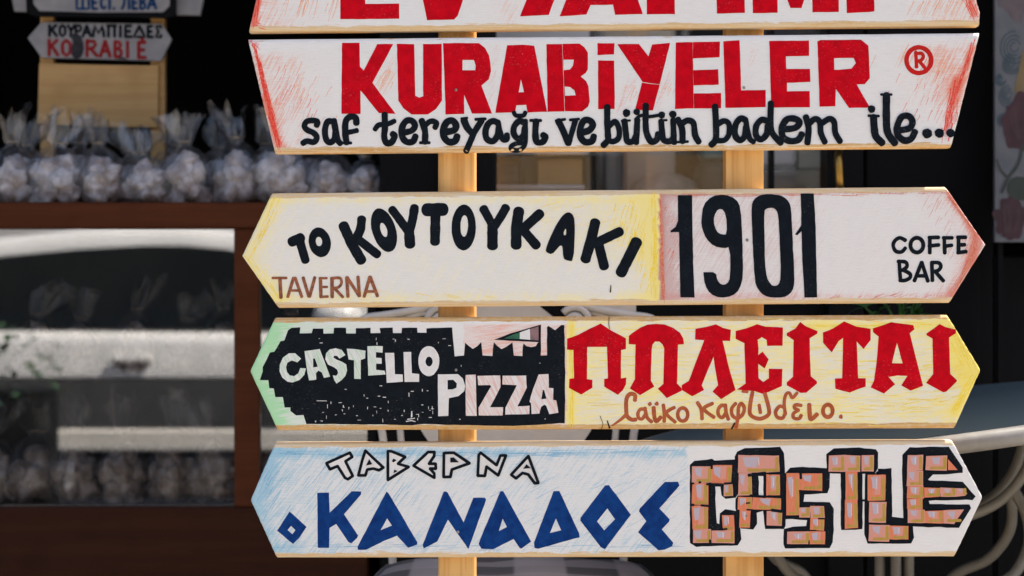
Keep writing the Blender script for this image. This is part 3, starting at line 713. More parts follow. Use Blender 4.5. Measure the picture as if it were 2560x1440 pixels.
I.poly(c([(1345, 142), (1430, 185), (1520, 208), (1512, 338), (1425, 335), (1480, 580), (1550, 830), (1575, 905), (1408, 1012), (1305, 925), (1370, 850), (1340, 680), (1318, 520), (1180, 850), (1208, 905), (1070, 978), (950, 905), (950, 850), (1030, 800), (1210, 328), (1105, 320), (1108, 195), (1250, 170)]))
I.poly(c([(1825, 142), (1920, 170), (2122, 180), (2120, 392), (1940, 395), (1935, 325), (1880, 292), (1830, 325), (1842, 420), (1838, 500), (1888, 460), (1958, 550), (1912, 655), (1838, 600), (1840, 770), (1895, 812), (1960, 770), (1960, 658), (2118, 660), (2112, 860), (1940, 935), (1900, 955), (1800, 920), (1588, 900), (1690, 830), (1675, 360), (1575, 310), (1575, 220), (1700, 190)]))
I.poly(d([(95, 115), (160, 165), (295, 220), (295, 250), (205, 305), (208, 500), (218, 745), (290, 805), (290, 830), (165, 938), (105, 940), (-5, 880), (-60, 850), (-60, 820), (10, 750), (18, 325), (-20, 300), (-62, 275), (-60, 245), (40, 190)]))
I.poly(d([(605, 108), (750, 170), (912, 195), (912, 325), (832, 430), (752, 340), (768, 770), (855, 768), (855, 865), (670, 935), (500, 890), (500, 772), (582, 770), (592, 298), (540, 340), (462, 468), (360, 360), (358, 240), (480, 190)]))
I.poly(d([(1150, 120), (1405, 152), (1422, 200), (1365, 245), (1450, 580), (1522, 860), (1375, 912), (1268, 850), (1340, 742), (1225, 738), (1122, 755), (1197, 838), (1068, 948), (912, 875), (950, 800), (985, 560), (1005, 285), (940, 235), (940, 190)]), [d([(1220, 360), (1285, 598), (1158, 595)])])
I.poly(d([(1715, 140), (1780, 175), (1902, 205), (1902, 245), (1825, 295), (1828, 500), (1838, 720), (1912, 790), (1912, 810), (1790, 925), (1755, 932), (1555, 825), (1638, 720), (1632, 310), (1562, 270), (1562, 250)]))
I.done('red_lettering', M['red'])
I = Ink(B3, .00014); k = .215321
ST(c, k, [([(405, 1025), (405, 965), (350, 952), (308, 1010), (305, 1150), (320, 1215), (370, 1250), (415, 1248)], 48), ([(305, 1190), (240, 1250), (140, 1320)], 40, (1.2, .5)),
 ([(515, 1130), (470, 1130), (440, 1175), (450, 1230), (490, 1240), (525, 1190)], 40), ([(522, 1115), (545, 1220), (598, 1275)], 42), ([(622, 1110), (632, 1220), (655, 1268), (705, 1222)], 48),
 ([(735, 1080), (747, 1180), (745, 1270)], 42), ([(862, 1108), (770, 1175), (872, 1278)], 40), ([(1132, 1052), (1175, 1130), (1185, 1240)], 44), ([(1305, 1062), (1205, 1125), (1322, 1222)], 42),
 ([(1455, 1095), (1410, 1085), (1372, 1135), (1378, 1200), (1420, 1225), (1455, 1180)], 42), ([(1455, 1078), (1465, 1170), (1490, 1245)], 42),
 ([(1575, 1062), (1530, 1120), (1535, 1195), (1590, 1235), (1655, 1190), (1675, 1115), (1640, 1062), (1608, 1110), (1602, 1220), (1580, 1345)], 42),
 ([(1770, 930), (1742, 1090), (1748, 1195), (1850, 1240), (1948, 1200), (1962, 1130), (1915, 950)], 46), ([(1848, 1080), (1862, 1170)], 40), ([(1655, 922), (1712, 928)], 32),
 ([(2140, 1110), (2085, 1095), (2038, 1160), (2060, 1222), (2120, 1230), (2152, 1170)], 42), ([(2152, 1190), (2138, 1050), (2160, 955), (2200, 940), (2232, 995), (2288, 940)], 38),
 ([(2335, 1085), (2270, 1078), (2258, 1112), (2305, 1138)], 40), ([(2305, 1140), (2245, 1180), (2250, 1230), (2310, 1238), (2335, 1200)], 40)])
I.stroke(c(ell(960, 1190, 58, 76, 0, 12)), 42 * k, closed=True)
ST(d, k, [([(200, 1075), (205, 1180), (220, 1245), (290, 1188)], 50)])
I.stroke(d(ell(415, 1148, 56, 72, 0, 12)), 46 * k, closed=True)
for tr, x, y, r in ((c, 578, 1068, 24), (c, 660, 1065, 24), (d, 567, 1218, 25)):
    p = tr([(x, y)])[0]; I.disc(p[0], p[1], r * k)
I.done('brown_script', M['brownmark'])
I = Ink(B3, .0009)     # splits and a knot in the wood
I.stroke([(1523, 792), (1522, 810), (1524, 822)], 1.6); I.stroke([(1500, 1040), (1507, 1060), (1503, 1073)], 1.6); I.stroke([(1518, 1052), (1524, 1070)], 4.5, taper=(.6, 1)); I.stroke([(1836, 1058), (1830, 1072)], 5)
I.done('wood_crack', paint('crack', (.06, .028, .012, 1), (.04, .018, .008, 1)))
I = Ink(B2, .0006); I.stroke([(1527, 713), (1526, 730)], 3.5, taper=(.5, 1)); I.done('wood_crack', bpy.data.materials['crack'])

# --- lowest board
e = TR(600, 1090, .243013); f = TR(1160, 1090, .243013); k = .243013
outl = [(e, [(890, 280), (1130, 172), (1155, 215), (1085, 260), (1160, 410), (1110, 445), (1080, 430), (1005, 310), (925, 342)]), (e, [(1290, 150), (1475, 325), (1430, 352), (1370, 335), (1310, 345), (1290, 405), (1218, 405), (1258, 250)]),
        (e, [(1522, 155), (1560, 158), (1700, 215), (1625, 285), (1735, 318), (1522, 452)]), (e, [(2000, 165), (1935, 165), (1785, 305), (2000, 430), (1998, 385), (1955, 335), (2015, 335), (2012, 285), (1945, 285), (1998, 205)]),
        (e, [(2098, 175), (2200, 172), (2362, 280), (2180, 345), (2165, 420), (2095, 422)]), (f, [(172, 172), (335, 300), (375, 200), (432, 200), (352, 405), (232, 315), (215, 410), (142, 408), (152, 195)]), (f, [(662, 205), (765, 482), (728, 486), (660, 395), (602, 380), (535, 435), (485, 398)])]
I = Ink(B4, .00014)
for tr, P in outl: I.poly(tr(P))
I.done('white_lettering', M['white_letter'])
I = Ink(B4, .0003)
for tr, P in outl:
    Q = tr(P) + [tr(P)[0]]
    for q0, q1 in zip(Q, Q[1:]): I.stroke([q0, q1], 30 * k, smooth=False)
for tr, P in ((e, [(1330, 235), (1362, 290), (1298, 302)]), (e, [(1578, 232), (1612, 250), (1580, 272), (1562, 260)]), (e, [(1588, 345), (1620, 360), (1580, 382)]), (e, [(2162, 222), (2200, 218), (2255, 270), (2165, 272)]), (f, [(645, 288), (688, 330), (608, 338)])): I.poly(tr(P), sub=0)
I.done('black_letter_outline', M['black'])
I = Ink(B4)
I.poly(e([(512, 775), (685, 935), (610, 1050), (545, 1112), (382, 975)]), [e([(525, 925), (570, 968), (540, 1012), (490, 968)])])
I.poly(e([(795, 585), (915, 580), (922, 790), (1150, 568), (1245, 570), (1245, 600), (1070, 805), (1215, 1025), (1205, 1050), (1145, 1105), (1115, 1090), (990, 905), (920, 945), (918, 1150), (800, 1150)]))
I.poly(e([(1508, 570), (1530, 590), (1825, 1095), (1820, 1115), (1730, 1150), (1615, 1025), (1480, 1080), (1300, 1170), (1215, 1172), (1208, 1140)]), [e([(1515, 848), (1562, 920), (1445, 970)])])
I.poly(e([(2095, 572), (2115, 570), (2135, 580), (2300, 890), (2400, 635), (2520, 635), (2532, 655), (2349, 1165), (2140, 860), (2030, 1085), (1890, 1155), (1878, 1120), (2070, 640)]))
I.poly(f([(375, 568), (405, 570), (690, 1085), (590, 1158), (570, 1150), (510, 1060), (300, 1165), (180, 1160), (150, 1110), (170, 1050)]), [f([(398, 852), (440, 935), (357, 978)])])
I.poly(f([(920, 568), (980, 565), (1185, 1000), (1188, 1040), (760, 1160), (725, 1150), (718, 1100)]), [f([(945, 848), (1000, 970), (885, 998)])])
I.poly(f([(1450, 510), (1490, 505), (1718, 810), (1450, 1165), (1410, 1145), (1195, 870), (1200, 840)]), [f([(1473, 748), (1555, 855), (1442, 970), (1368, 878)])])
I.poly(f([(2065, 472), (2200, 470), (2218, 510), (2010, 745), (2115, 855), (2110, 880), (2035, 960), (2155, 1100), (2140, 1135), (2060, 1170), (2000, 1175), (1790, 990), (1875, 875), (1800, 775), (1810, 745)]))
I.done('blue_lettering', M['blue'])
g = TR(1680, 1090, .215274); h = TR(2040, 1090, .215255)
I = Ink(B4, .00014)
I.poly(g([(205, 340), (260, 290), (460, 265), (490, 285), (740, 270), (770, 560), (785, 650), (740, 715), (620, 730), (570, 690), (560, 590), (500, 585), (520, 1010), (550, 1020), (555, 900), (620, 855), (760, 870), (800, 1110), (805, 1200), (760, 1270), (280, 1285), (208, 1240)]), jit=1.2)
I.poly(g([(730, 240), (760, 180), (850, 140), (1260, 130), (1305, 195), (1310, 440), (1330, 720), (1320, 1040), (1300, 1080), (1080, 1080), (1060, 870), (985, 890), (990, 1020), (940, 1085), (800, 1075), (735, 840), (735, 730), (790, 650), (740, 540)]), [g([(1008, 462), (1060, 462), (1062, 690), (1005, 690)])], jit=1.2)
I.poly(g([(1305, 440), (1380, 365), (1520, 355), (1800, 375), (1832, 430), (1830, 600), (1800, 665), (1540, 680), (1530, 760), (1830, 770), (1875, 850), (1880, 960), (1870, 1230), (1830, 1300), (1310, 1305), (1295, 1260), (1300, 1080), (1400, 1050), (1560, 1045), (1565, 975), (1310, 965)]), jit=1.2)
I.poly(h([(120, 210), (210, 145), (500, 135), (700, 155), (720, 190), (720, 370), (680, 440), (540, 440), (540, 1080), (290, 1095), (285, 440), (120, 430)]), jit=1.2)
I.poly(h([(570, 440), (720, 430), (720, 380), (875, 375), (885, 940), (1120, 965), (1140, 1180), (1100, 1250), (600, 1250), (560, 1140)]), jit=1.2)
I.poly(h([(1005, 220), (1090, 130), (1540, 125), (1705, 370), (1700, 430), (1360, 450), (1305, 500), (1320, 520), (1700, 530), (1850, 700), (1820, 740), (1310, 750), (1320, 790), (1780, 795), (1800, 840), (1660, 1065), (1100, 1050), (1015, 960), (1005, 640), (1000, 400)]), jit=1.2)
I.done('black_letter_block', M['field'])
I = Ink(B4, .00026); cl_layer = I.bm.loops.layers.float_color.new('tint')
def tinted(col, fn):
    n0 = len(I.bm.faces); fn(); I.bm.faces.ensure_lookup_table()
    for ff in I.bm.faces[n0:]:
        for lp in ff.loops: lp[cl_layer] = col
ORB, LAV, OCH, ROSE = lin(220, 122, 82), lin(182, 174, 184), lin(178, 144, 46), lin(212, 146, 128)
bricks = [(g, r) for r in ((235, 350, 462, 545), (462, 340, 692, 545), (232, 545, 418, 800), (602, 560, 705, 700), (232, 805, 422, 1085), (585, 915, 722, 1100), (238, 1085, 455, 1243), (455, 1100, 727, 1243), (765, 225, 1245, 425), (770, 425, 928, 690), (1098, 445, 1252, 690), (765, 705, 930, 855), (930, 715, 1262, 855), (785, 855, 908, 1062), (1093, 870, 1277, 1042),
          (1330, 430, 1475, 925), (1475, 435, 1745, 630), (1475, 825, 1605, 945), (1605, 815, 1768, 955), (1605, 955, 1768, 1095), (1335, 1112, 1600, 1255), (1600, 1105, 1777, 1255))] + \
         [(h, r) for r in ((148, 222, 332, 412), (332, 222, 512, 412), (530, 222, 667, 408), (335, 412, 480, 745), (335, 745, 482, 1072), (600, 448, 802, 750), (613, 760, 812, 1002), (612, 1030, 850, 1222), (850, 1042, 1070, 1205), (1058, 222, 1238, 400), (1270, 228, 1520, 398), (1054, 400, 1236, 580), (1052, 580, 1248, 728), (1248, 600, 1440, 708), (1440, 600, 1620, 706), (1620, 602, 1750, 700), (1058, 728, 1238, 850), (1064, 850, 1260, 1012), (1260, 865, 1470, 1010), (1470, 860, 1700, 1008))]
rb = random.Random(3)
for tr, (x0, y0, x1, y1) in bricks:
    wd, ht = x1 - x0, y1 - y0
    j = lambda: rb.uniform(-6, 6)
    if x1 == 1700: P = [(x0, y0), (1715, 850), (1600, 1020), (x0, 1012)]
    elif x1 == 1750: P = [(x0, y0), (1700, 605), (1752, 665), (1730, 690), (x0, 705)]
    else: P = [(x0 + j(), y0 + j()), (x1 + j(), y0 + j()), (x1 + j(), y1 + j()), (x0 + j(), y1 + j())]
    base = rb.choice((ORB, ROSE, ROSE))
    tinted(base, lambda: I.poly(tr(P)))
    if wd > 150 and rb.random() < .6: tinted(ROSE, lambda: I.poly(tr([(x0 + .35 * wd, y0 + 10), (x0 + .75 * wd, y0 + 10), (x0 + .7 * wd, y0 + .75 * ht), (x0 + .4 * wd, y0 + .8 * ht)]), jit=1.2))
    u = rb.uniform(.05, .3)
    tinted(LAV, lambda: I.poly(tr([(x0 + u * wd, y0 + .1 * ht), (x0 + (u + .40) * wd, y0 + .08 * ht), (x0 + (u + .34) * wd, y0 + rb.uniform(.5, .75) * ht), (x0 + (u + .08) * wd, y0 + rb.uniform(.35, .7) * ht)]), jit=1.5))
    if rb.random() < .93: tinted(OCH, lambda: I.stroke(tr([(x1 - 28, y0 + .15 * ht), (x1 - 26, y1 - 30)]), 38 * .215, smooth=False))
    if rb.random() < .85 and ht > 100: tinted(OCH, lambda: I.stroke(tr([(x0 + .25 * wd, y1 - 28), (x1 - 30, y1 - 30)]), 34 * .215, smooth=False))
    if rb.random() < .5: tinted((.72, .68, .66, 1), lambda: I.stroke(tr([(x0 + .5 * wd, y0 + .15 * ht), (x0 + .5 * wd + j(), y0 + .55 * ht)]), 8 * .215, smooth=False))
tinted(ORB, lambda: I.poly(h([(1528, 265), (1640, 392), (1528, 395)])))
bk = N('brick_crayon'); at_ = bk.n('ShaderNodeAttribute', attribute_name='tint')
nz = bk.noise(bk.mapping(bk.obco(), (420, 1, 60)), 1.0, 3, .7)
bk.base(bk.mix(bk.math('MULTIPLY', bk.ramp(nz, .4, .75), .5), at_.outputs['Color'], lin(222, 150, 120))); bk.rough(.7)
I.done('brick_fill', bk.m)
I = Ink(B4, .0012); k = .2152
for tr, P, ww in ((g, [(462, 290), (460, 375)], 26), (g, [(1490, 400), (1495, 490)], 30), (g, [(315, 540), (330, 535)], 22), (g, [(225, 550), (250, 550)], 22), (g, [(340, 805), (420, 812)], 24), (g, [(215, 800), (250, 800)], 26), (g, [(890, 455), (1080, 430)], 34), (g, [(1130, 435), (1290, 425)], 26), (g, [(910, 692), (1080, 705)], 30), (g, [(1120, 700), (1300, 712)], 28), (g, [(860, 780), (900, 776)], 16), (g, [(1160, 860), (1270, 875)], 34), (g, [(870, 855), (935, 858)], 18), (g, [(570, 1085), (635, 1078)], 22),
                  (g, [(440, 1210), (445, 1260)], 26), (g, [(1595, 1220), (1595, 1280)], 30), (g, [(1700, 958), (1770, 958)], 18), (g, [(1610, 1098), (1670, 1098)], 20), (g, [(610, 552), (720, 545)], 24), (g, [(405, 560), (570, 562)], 26),
                  (h, [(338, 200), (342, 280)], 26), (h, [(518, 200), (522, 370)], 26), (h, [(310, 438), (395, 436)], 20), (h, [(435, 740), (560, 748)], 26), (h, [(330, 790), (380, 800)], 22), (h, [(340, 828), (385, 826)], 20), (h, [(725, 768), (860, 765)], 24), (h, [(600, 740), (655, 765)], 20), (h, [(860, 1010), (860, 1110)], 26), (h, [(870, 1190), (890, 1240)], 26), (h, [(1255, 210), (1270, 390)], 20), (h, [(1320, 375), (1345, 420)], 26), (h, [(1060, 420), (1100, 420)], 22), (h, [(1190, 418), (1240, 415)], 22), (h, [(1205, 565), (1340, 560)], 40), (h, [(1060, 600), (1100, 600)], 24), (h, [(1060, 748), (1085, 755)], 26), (h, [(1200, 735), (1320, 738)], 26), (h, [(1060, 838), (1090, 838)], 16), (h, [(1230, 830), (1290, 832)], 34),
                  (h, [(1452, 630), (1448, 700)], 24), (h, [(1640, 665), (1650, 700)], 40), (h, [(1335, 700), (1340, 715)], 34), (h, [(1262, 940), (1266, 1020)], 26), (h, [(1485, 870), (1498, 985)], 10), (h, [(1660, 890), (1640, 940)], 10), (h, [(1580, 960), (1590, 1000)], 26), (h, [(1500, 240), (1500, 270)], 30), (h, [(1530, 260), (1535, 330)], 12), (h, [(615, 1015), (830, 1008)], 30), (h, [(710, 430), (830, 420)], 40)):
    I.stroke(tr(P), ww * k, smooth=False)
I.done('mortar_mark', M['black'])

# loose crayon strokes along the painted ends
rc = random.Random(21)
def along(board, mat, name, runs):
    I = Ink(board, .00003); I.inc = 3e-7
    for (a_, b_, n, spread, L, wd, slant) in runs:
        for q in range(n):
            t = rc.random(); p = lerp(a_, b_, t); o_ = rc.gauss(0, spread)
            dx, dy = b_[0] - a_[0], b_[1] - a_[1]; l_ = math.hypot(dx, dy); ux, uy = dx / l_, dy / l_
            if slant is not None: ux, uy = slant
            ll = L * rc.uniform(.4, 1.2)
            ox_, oy_ = (0, o_) if abs(ux) > abs(uy) else (o_, 0)
            p0 = (p[0] - ux * ll / 2 + ox_, p[1] - uy * ll / 2 + oy_); p2 = (p[0] + ux * ll / 2 + ox_ + rc.gauss(0, 1.5), p[1] + uy * ll / 2 + oy_)
            ok = True
            for pp in (p0, p2):
                if not (board.topy(pp[0]) + 3 < pp[1] < board.boty(pp[0]) - 3): ok = False
                tt = (pp[1] - board.topy(pp[0])) / (board.boty(pp[0]) - board.topy(pp[0]))
                if ok and not (board.at(board.left, tt)[0] + 3 < pp[0] < board.at(board.right, tt)[0] - 3): ok = False
            if not ok: continue
            I.stroke([p0, ((p0[0] + p2[0]) / 2 + rc.gauss(0, 1.2), (p0[1] + p2[1]) / 2), p2], rc.uniform(.5, 1.3) * wd, taper=(1, .5))
    I.done(name, mat)
sl = (-.42, .9)
along(B1, M['red_crayon'], 'red_crayon_line', [((641, 130), (697, 372), 60, 2.2, 70, 2.6, None), ((672, 270), (702, 370), 26, 5, 44, 2.0, None), ((2431, 112), (2384, 260), 22, 4, 60, 2.2, None), ((2390, 205), (2366, 345), 34, 8, 54, 2.2, None), ((625, 104), (640, 120), 10, 5, 18, 2, None), ((2300, 140), (2330, 300), 26, 40, 34, 1.2, sl), ((690, 180), (760, 300), 26, 30, 34, 1.1, sl)])
along(B1, M['orange_crayon'], 'orange_crayon_line', [((720, 150), (800, 330), 34, 40, 40, 1.3, sl), ((955, 215), (985, 160), 10, 14, 44, 1.3, sl), ((2260, 130), (2380, 200), 34, 40, 46, 1.3, sl), ((1560, 225), (1600, 240), 8, 16, 36, 1.2, sl), ((1660, 215), (1670, 230), 6, 12, 40, 1.2, sl)])
along(B0, M['red_crayon'], 'red_crayon_line', [((647, -20), (636, 70), 22, 3.5, 40, 2.2, None), ((2405, -30), (2434, 40), 20, 6, 36, 2.0, None), ((640, 60), (660, 66), 6, 5, 14, 1.8, None)])
along(B0, M['orange_crayon'], 'orange_crayon_line', [((700, 10), (840, 20), 16, 10, 60, 1.6, (-.3, .95)), ((2250, 20), (2420, 20), 22, 10, 44, 1.3, (-.45, .9))])
along(B2, M['rust_crayon'], 'rust_crayon_line', [((1652, 500), (1658, 745), 46, 2.2, 60, 2.0, None), ((1665, 510), (1690, 700), 34, 10, 26, 1.1, sl), ((2376, 492), (2440, 590), 24, 2.5, 46, 1.8, None), ((2440, 596), (2428, 655), 26, 7, 34, 2.0, None), ((2425, 655), (2386, 728), 26, 6, 36, 1.6, None), ((2330, 500), (2420, 640), 30, 22, 26, 1.0, sl), ((1700, 489), (2360, 482), 30, 2, 60, 1.2, (1, .02)), ((2080, 742), (2330, 738), 20, 3, 26, 1.1, (.9, -.3))])
along(B2, M['yellow_crayon'], 'yellow_crayon_line', [((1560, 510), (1630, 740), 46, 20, 50, 1.8, (-.25, .95)), ((1632, 490), (1640, 740), 40, 4, 60, 2.2, None), ((690, 500), (625, 640), 26, 8, 44, 1.6, None), ((622, 650), (695, 750), 20, 8, 36, 1.5, None), ((1330, 520), (1560, 560), 26, 20, 40, 1.2, (.9, -.25)), ((900, 748), (1300, 748), 14, 20, 40, 1.4, (.95, .2))])
along(B3, M['yellow_crayon'], 'yellow_crayon_line', [((1428, 830), (1432, 1050), 30, 3, 50, 2.2, None), ((2385, 830), (2430, 925), 30, 10, 50, 2.2, None), ((2440, 935), (2385, 1030), 26, 5, 40, 2.4, None), ((2000, 815), (2340, 815), 30, 4, 60, 2.0, (1, .02)), ((1460, 920), (2380, 920), 190, 70, 55, 1.5, (1, .03)), ((1480, 1010), (2330, 1020), 60, 25, 55, 1.3, (1, .03)), ((2250, 930), (2420, 930), 60, 50, 40, 1.8, (.9, -.2))])
along(B4, M['sea_crayon'], 'blue_crayon_line', [((690, 1135), (1700, 1132), 60, 4, 70, 1.4, (1, -.01)), ((660, 1170), (650, 1340), 60, 18, 46, 1.3, (-.5, .86)), ((760, 1180), (1000, 1260), 40, 60, 60, 1.0, (-.6, .8)), ((1000, 1180), (1700, 1250), 40, 60, 70, .9, (.85, -.45)), ((700, 1365), (1690, 1365), 50, 4, 70, 1.0, (1, -.02))])
# screw heads driven through the boards into the posts
bm = new()
for x, y in ((1140, 225), (1860, 219), (1868, 600), (1140, 925), (1866, 1290), (1145, 1330)):
    p = W(x, y); bmesh.ops.create_uvsphere(bm, u_segments=10, v_segments=6, radius=.0021, matrix=__import__('mathutils').Matrix.Translation(p + Vector((0, .0005, 0))))
obj('screw', bm, M['steel'], sp)

# ------------------------------------------------------------------ shop building
YF = 1.10
dk = M['dark_paint']
def wpx(x, Y): return W(x, 720, Y).x
def zpx(y, Y): return W(0, y, Y).z
shop = thing('shop_building', (0, YF, .2), 'low dark painted shop with a wide window behind the signpost', 'shop')
bm = new(); box(bm, -8, wpx(-420, YF) - .2, YF + .05, YF + .3, .2, 2.5); box(bm, wpx(2900, YF), 8, YF + .05, YF + .3, .2, 2.5); box(bm, -8, 8, 5.0, 5.2, .2, 2.5); box(bm, -8, -7.8, YF + .3, 5, .2, 2.5); box(bm, 7.8, 8, YF + .3, 5, .2, 2.5)
obj('wall', bm, simple('dark_plaster', (.012, .012, .014, 1), (.018, .018, .02, 1), 5, .8), shop)
bm = new(); box(bm, -8.1, 8.1, YF + .02, 5.3, 2.502, 2.7); obj('roof', bm, simple('roof', (.05, .045, .04, 1), (.07, .06, .055, 1), 4, .9), shop)
bm = new(); box(bm, -8, 8, YF + .01, YF + .06, 2.30, 2.50); obj('fascia', bm, dk, shop)
bm = new(); box(bm, -7, 7, .60, YF + .008, 2.50, 2.56, .005); obj('sun_blocker', bm, dk, shop)  # unseen slab added to keep sun off the table but not the sign
bm = new(); pbox(bm, 948, -900, 1240, 2050, YF + .02, .12, .004)
box(bm, wpx(1098, YF), wpx(1236, YF), YF - .004, YF + .018, .2, 2.3, .003)
obj('door_post', bm, dk, shop)
bm = new(); pbox(bm, 1242, 560, 2068, 2050, YF + .06, .06, .003); pbox(bm, 1250, 540, 2060, 558, YF + .03, .10, .003); obj('window_sill', bm, dk, shop)
fr = new(); pbox(fr, 2070, -900, 2160, 2050, YF + .03, .1, .004); pbox(fr, 1925, -900, 1936, 538, YF + .055, .03)
wf = obj('window', fr, dk, shop)
bm = new(); pbox(bm, 1242, -900, 2068, 538, YF + .075, .006); obj('pane', bm, M['shopglass'], wf)
bm = new(); pbox(bm, 2163, -900, 2484, 2050, YF + .06, .05, .004); pbox(bm, 2200, 560, 2450, 1250, YF + .052, .007, .003)
dr = obj('door', bm, dk, shop)
bm = new()
tube(bm, cat_rom([W(2098, 378, YF + .03), W(2096, 390, YF - .012), W(2098, 430, YF - .02), W(2100, 470, YF - .012), W(2100, 482, YF + .03)], 5), .007, 10); obj('handle', bm, M['brass'], wf, True)
bm = new(); pbox(bm, 2486, 640, 2900, 2050, YF + .06, .06, .004); obj('side_panel', bm, dk, shop)

# dim goods inside the shop window
def interior(name, label, cat, x0, y0, x1, y1, Y, dep, c1, c2, floor=False, bev=.01, lip=0):
    bm = new(); A, Bv = W(x0, y1, Y), W(x1, y0, Y)
    box(bm, A.x, Bv.x, Y, Y + dep, .2 if floor else A.z, Bv.z, bev)
    if lip:
        box(bm, A.x - .015, Bv.x + .015, Y - .015, Y + dep + .015, Bv.z - .001, Bv.z + lip, .004)
    o = obj(name, bm, simple(name + '_paint', c1, c2, 12, .5))
    return tag(o, label, cat)
interior('window_counter', 'pale counter with a rounded top just inside the shop window', 'counter', 1205, 474, 1442, 700, 1.24, .10, (.60, .61, .68, 1), (.66, .66, .72, 1), True, .01, .009)
interior('cash_register', 'dark boxy register behind the pale counter in the shop window', 'cash register', 1236, 404, 1298, 640, 1.38, .18, (.03, .035, .04, 1), (.05, .05, .055, 1), True)
interior('paper_blind', 'pale blue grey paper blind hanging high in the shop window', 'blind', 1215, -700, 1474, 386, 1.36, .01, (.78, .82, .86, 1), (.84, .86, .88, 1), bev=.002)
interior('wooden_crate', 'brown upright crate left of the dark bottle in the shop window', 'crate', 1300, 385, 1342, 660, 1.50, .15, (.22, .20, .18, 1), (.28, .26, .23, 1), True)
interior('easel_bar', 'thin orange wooden bar frame standing in the shop window', 'stand', 1343, 396, 1456, 407, 1.40, .02, (.62, .36, .12, 1), (.66, .40, .15, 1), True, .003)
interior('cardboard_box', 'beige cardboard box under the orange bar in the shop window', 'box', 1366, 412, 1432, 660, 1.48, .12, (.48, .43, .38, 1), (.54, .49, .44, 1), True)
interior('grey_carton', 'grey green carton between the bottle and the sack in the shop window', 'carton', 1512, 300, 1556, 660, 1.46, .12, (.36, .38, .36, 1), (.44, .45, .43, 1), True)
interior('pink_board', 'thin pinkish board upright beside the cloth sack', 'board', 1557, 200, 1568, 660, 1.42, .02, (.42, .28, .20, 1), (.46, .32, .24, 1), True, .002)
interior('tall_parcel', 'tall beige wrapped parcel reaching high in the shop window', 'parcel', 1500, -60, 1690, 372, 1.68, .2, (.70, .62, .50, 1), (.78, .70, .58, 1), True)
interior('teal_cabinet', 'dark teal cabinet with a lighter top left of the second post', 'cabinet', 1752, 402, 1816, 660, 1.40, .2, (.02, .035, .04, 1), (.03, .045, .05, 1), True)
interior('teal_tin', 'teal tin standing on the dark teal cabinet', 'tin', 1754, 340, 1812, 399, 1.44, .08, (.10, .24, .28, 1), (.12, .28, .32, 1))
interior('white_package', 'pale package on the brown chest right of the second post', 'package', 1880, 330, 1992, 412, 1.40, .12, (.64, .67, .72, 1), (.72, .74, .77, 1))
interior('brown_chest', 'low brown chest under the pale package in the shop window', 'chest', 1860, 424, 2075, 660, 1.34, .22, (.26, .22, .17, 1), (.32, .27, .21, 1), True)
interior('green_folder', 'grey green folder leaning beside the pale package', 'folder', 1996, 320, 2075, 420, 1.42, .03, (.42, .45, .41, 1), (.48, .50, .46, 1), bev=.002)
YS = 1.44
def round_good(name, label, cat, pc, prof, mat, wob=0.0):
    bm = new(); lathe(bm, prof, pc, 28)
    for v in bm.verts:
        if wob: v.co += Vector((mnoise.noise(v.co * 14), mnoise.noise(v.co * 14 + Vector((5, 0, 0))) * .6, 0)) * wob
    tag(obj(name, bm, mat, smooth=True), label, cat)
ks = K(YS)
round_good('wine_bottle', 'dark teal bottle in the middle of the shop window', 'bottle', (wpx(1471, YS), YS, .202), [(.001, 0), (.030, .004), (.031, .99), (.029, 1.06), (.016, 1.12), (.012, 1.20), (.013, 1.205)], simple('dark_glass', (.012, .028, .034, 1), (.018, .036, .042, 1), 9, .2))
round_good('cloth_sack', 'greyish beige cloth sack beside the left side of the second post', 'sack', (wpx(1660, YS), YS + .02, .202), [(.001, 0), (.06, .004), (.07, .5), (.069, .8), (.072, .95), (.066, 1.08), (.055, 1.15), (.03, 1.17), (.001, 1.172)], simple('sack_cloth', (.42, .40, .37, 1), (.60, .58, .56, 1), 22, .9, bump=.6), .03)

# ------------------------------------------------------------------ brown display cabinet with its panes
kc = K(YF)
cab = thing('display_cabinet', (wpx(300, YF), YF, .2), 'dark brown wooden display cabinet with reflecting glass panes at left', 'cabinet')
def cz(y): return zpx(y, YF)
XL, XR = wpx(-420, YF), wpx(940, YF)
bm = new(); box(bm, XL, XR, YF - .012, YF + .55, cz(571), cz(506), .004); obj('counter_top', bm, M['brown'], cab)
bm = new(); box(bm, wpx(586, YF), wpx(648, YF), YF - .006, YF + .04, cz(1266), cz(572), .002); obj('upright', bm, M['brown'], cab)
bm = new(); box(bm, wpx(918, YF), XR, YF - .004, YF + .04, cz(1266), cz(572), .002); obj('upright', bm, dk, cab, label='black painted end upright')
bm = new(); box(bm, XL, XL + .05, YF - .006, YF + .04, cz(1266), cz(572), .002); obj('upright', bm, M['brown'], cab)
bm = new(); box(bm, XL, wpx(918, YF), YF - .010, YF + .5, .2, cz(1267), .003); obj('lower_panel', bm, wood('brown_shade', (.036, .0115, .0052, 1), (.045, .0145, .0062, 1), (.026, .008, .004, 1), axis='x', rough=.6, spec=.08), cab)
bm = new(); box(bm, XL, XR, YF + .50, YF + .52, cz(1266), cz(572)); box(bm, XL, XL + .02, YF + .045, YF + .5, cz(1266), cz(572)); box(bm, XR - .02, XR, YF + .045, YF + .5, cz(1266), cz(572)); obj('back_panel', bm, simple('cabinet_lining', (.085, .10, .108, 1), (.11, .125, .13, 1), 6, .7), cab)
SH2 = cz(945)
bm = new(); box(bm, XL + .025, XR - .025, YF + .10, YF + .49, SH2 - .012, SH2, .002); obj('shelf', bm, dk, cab)
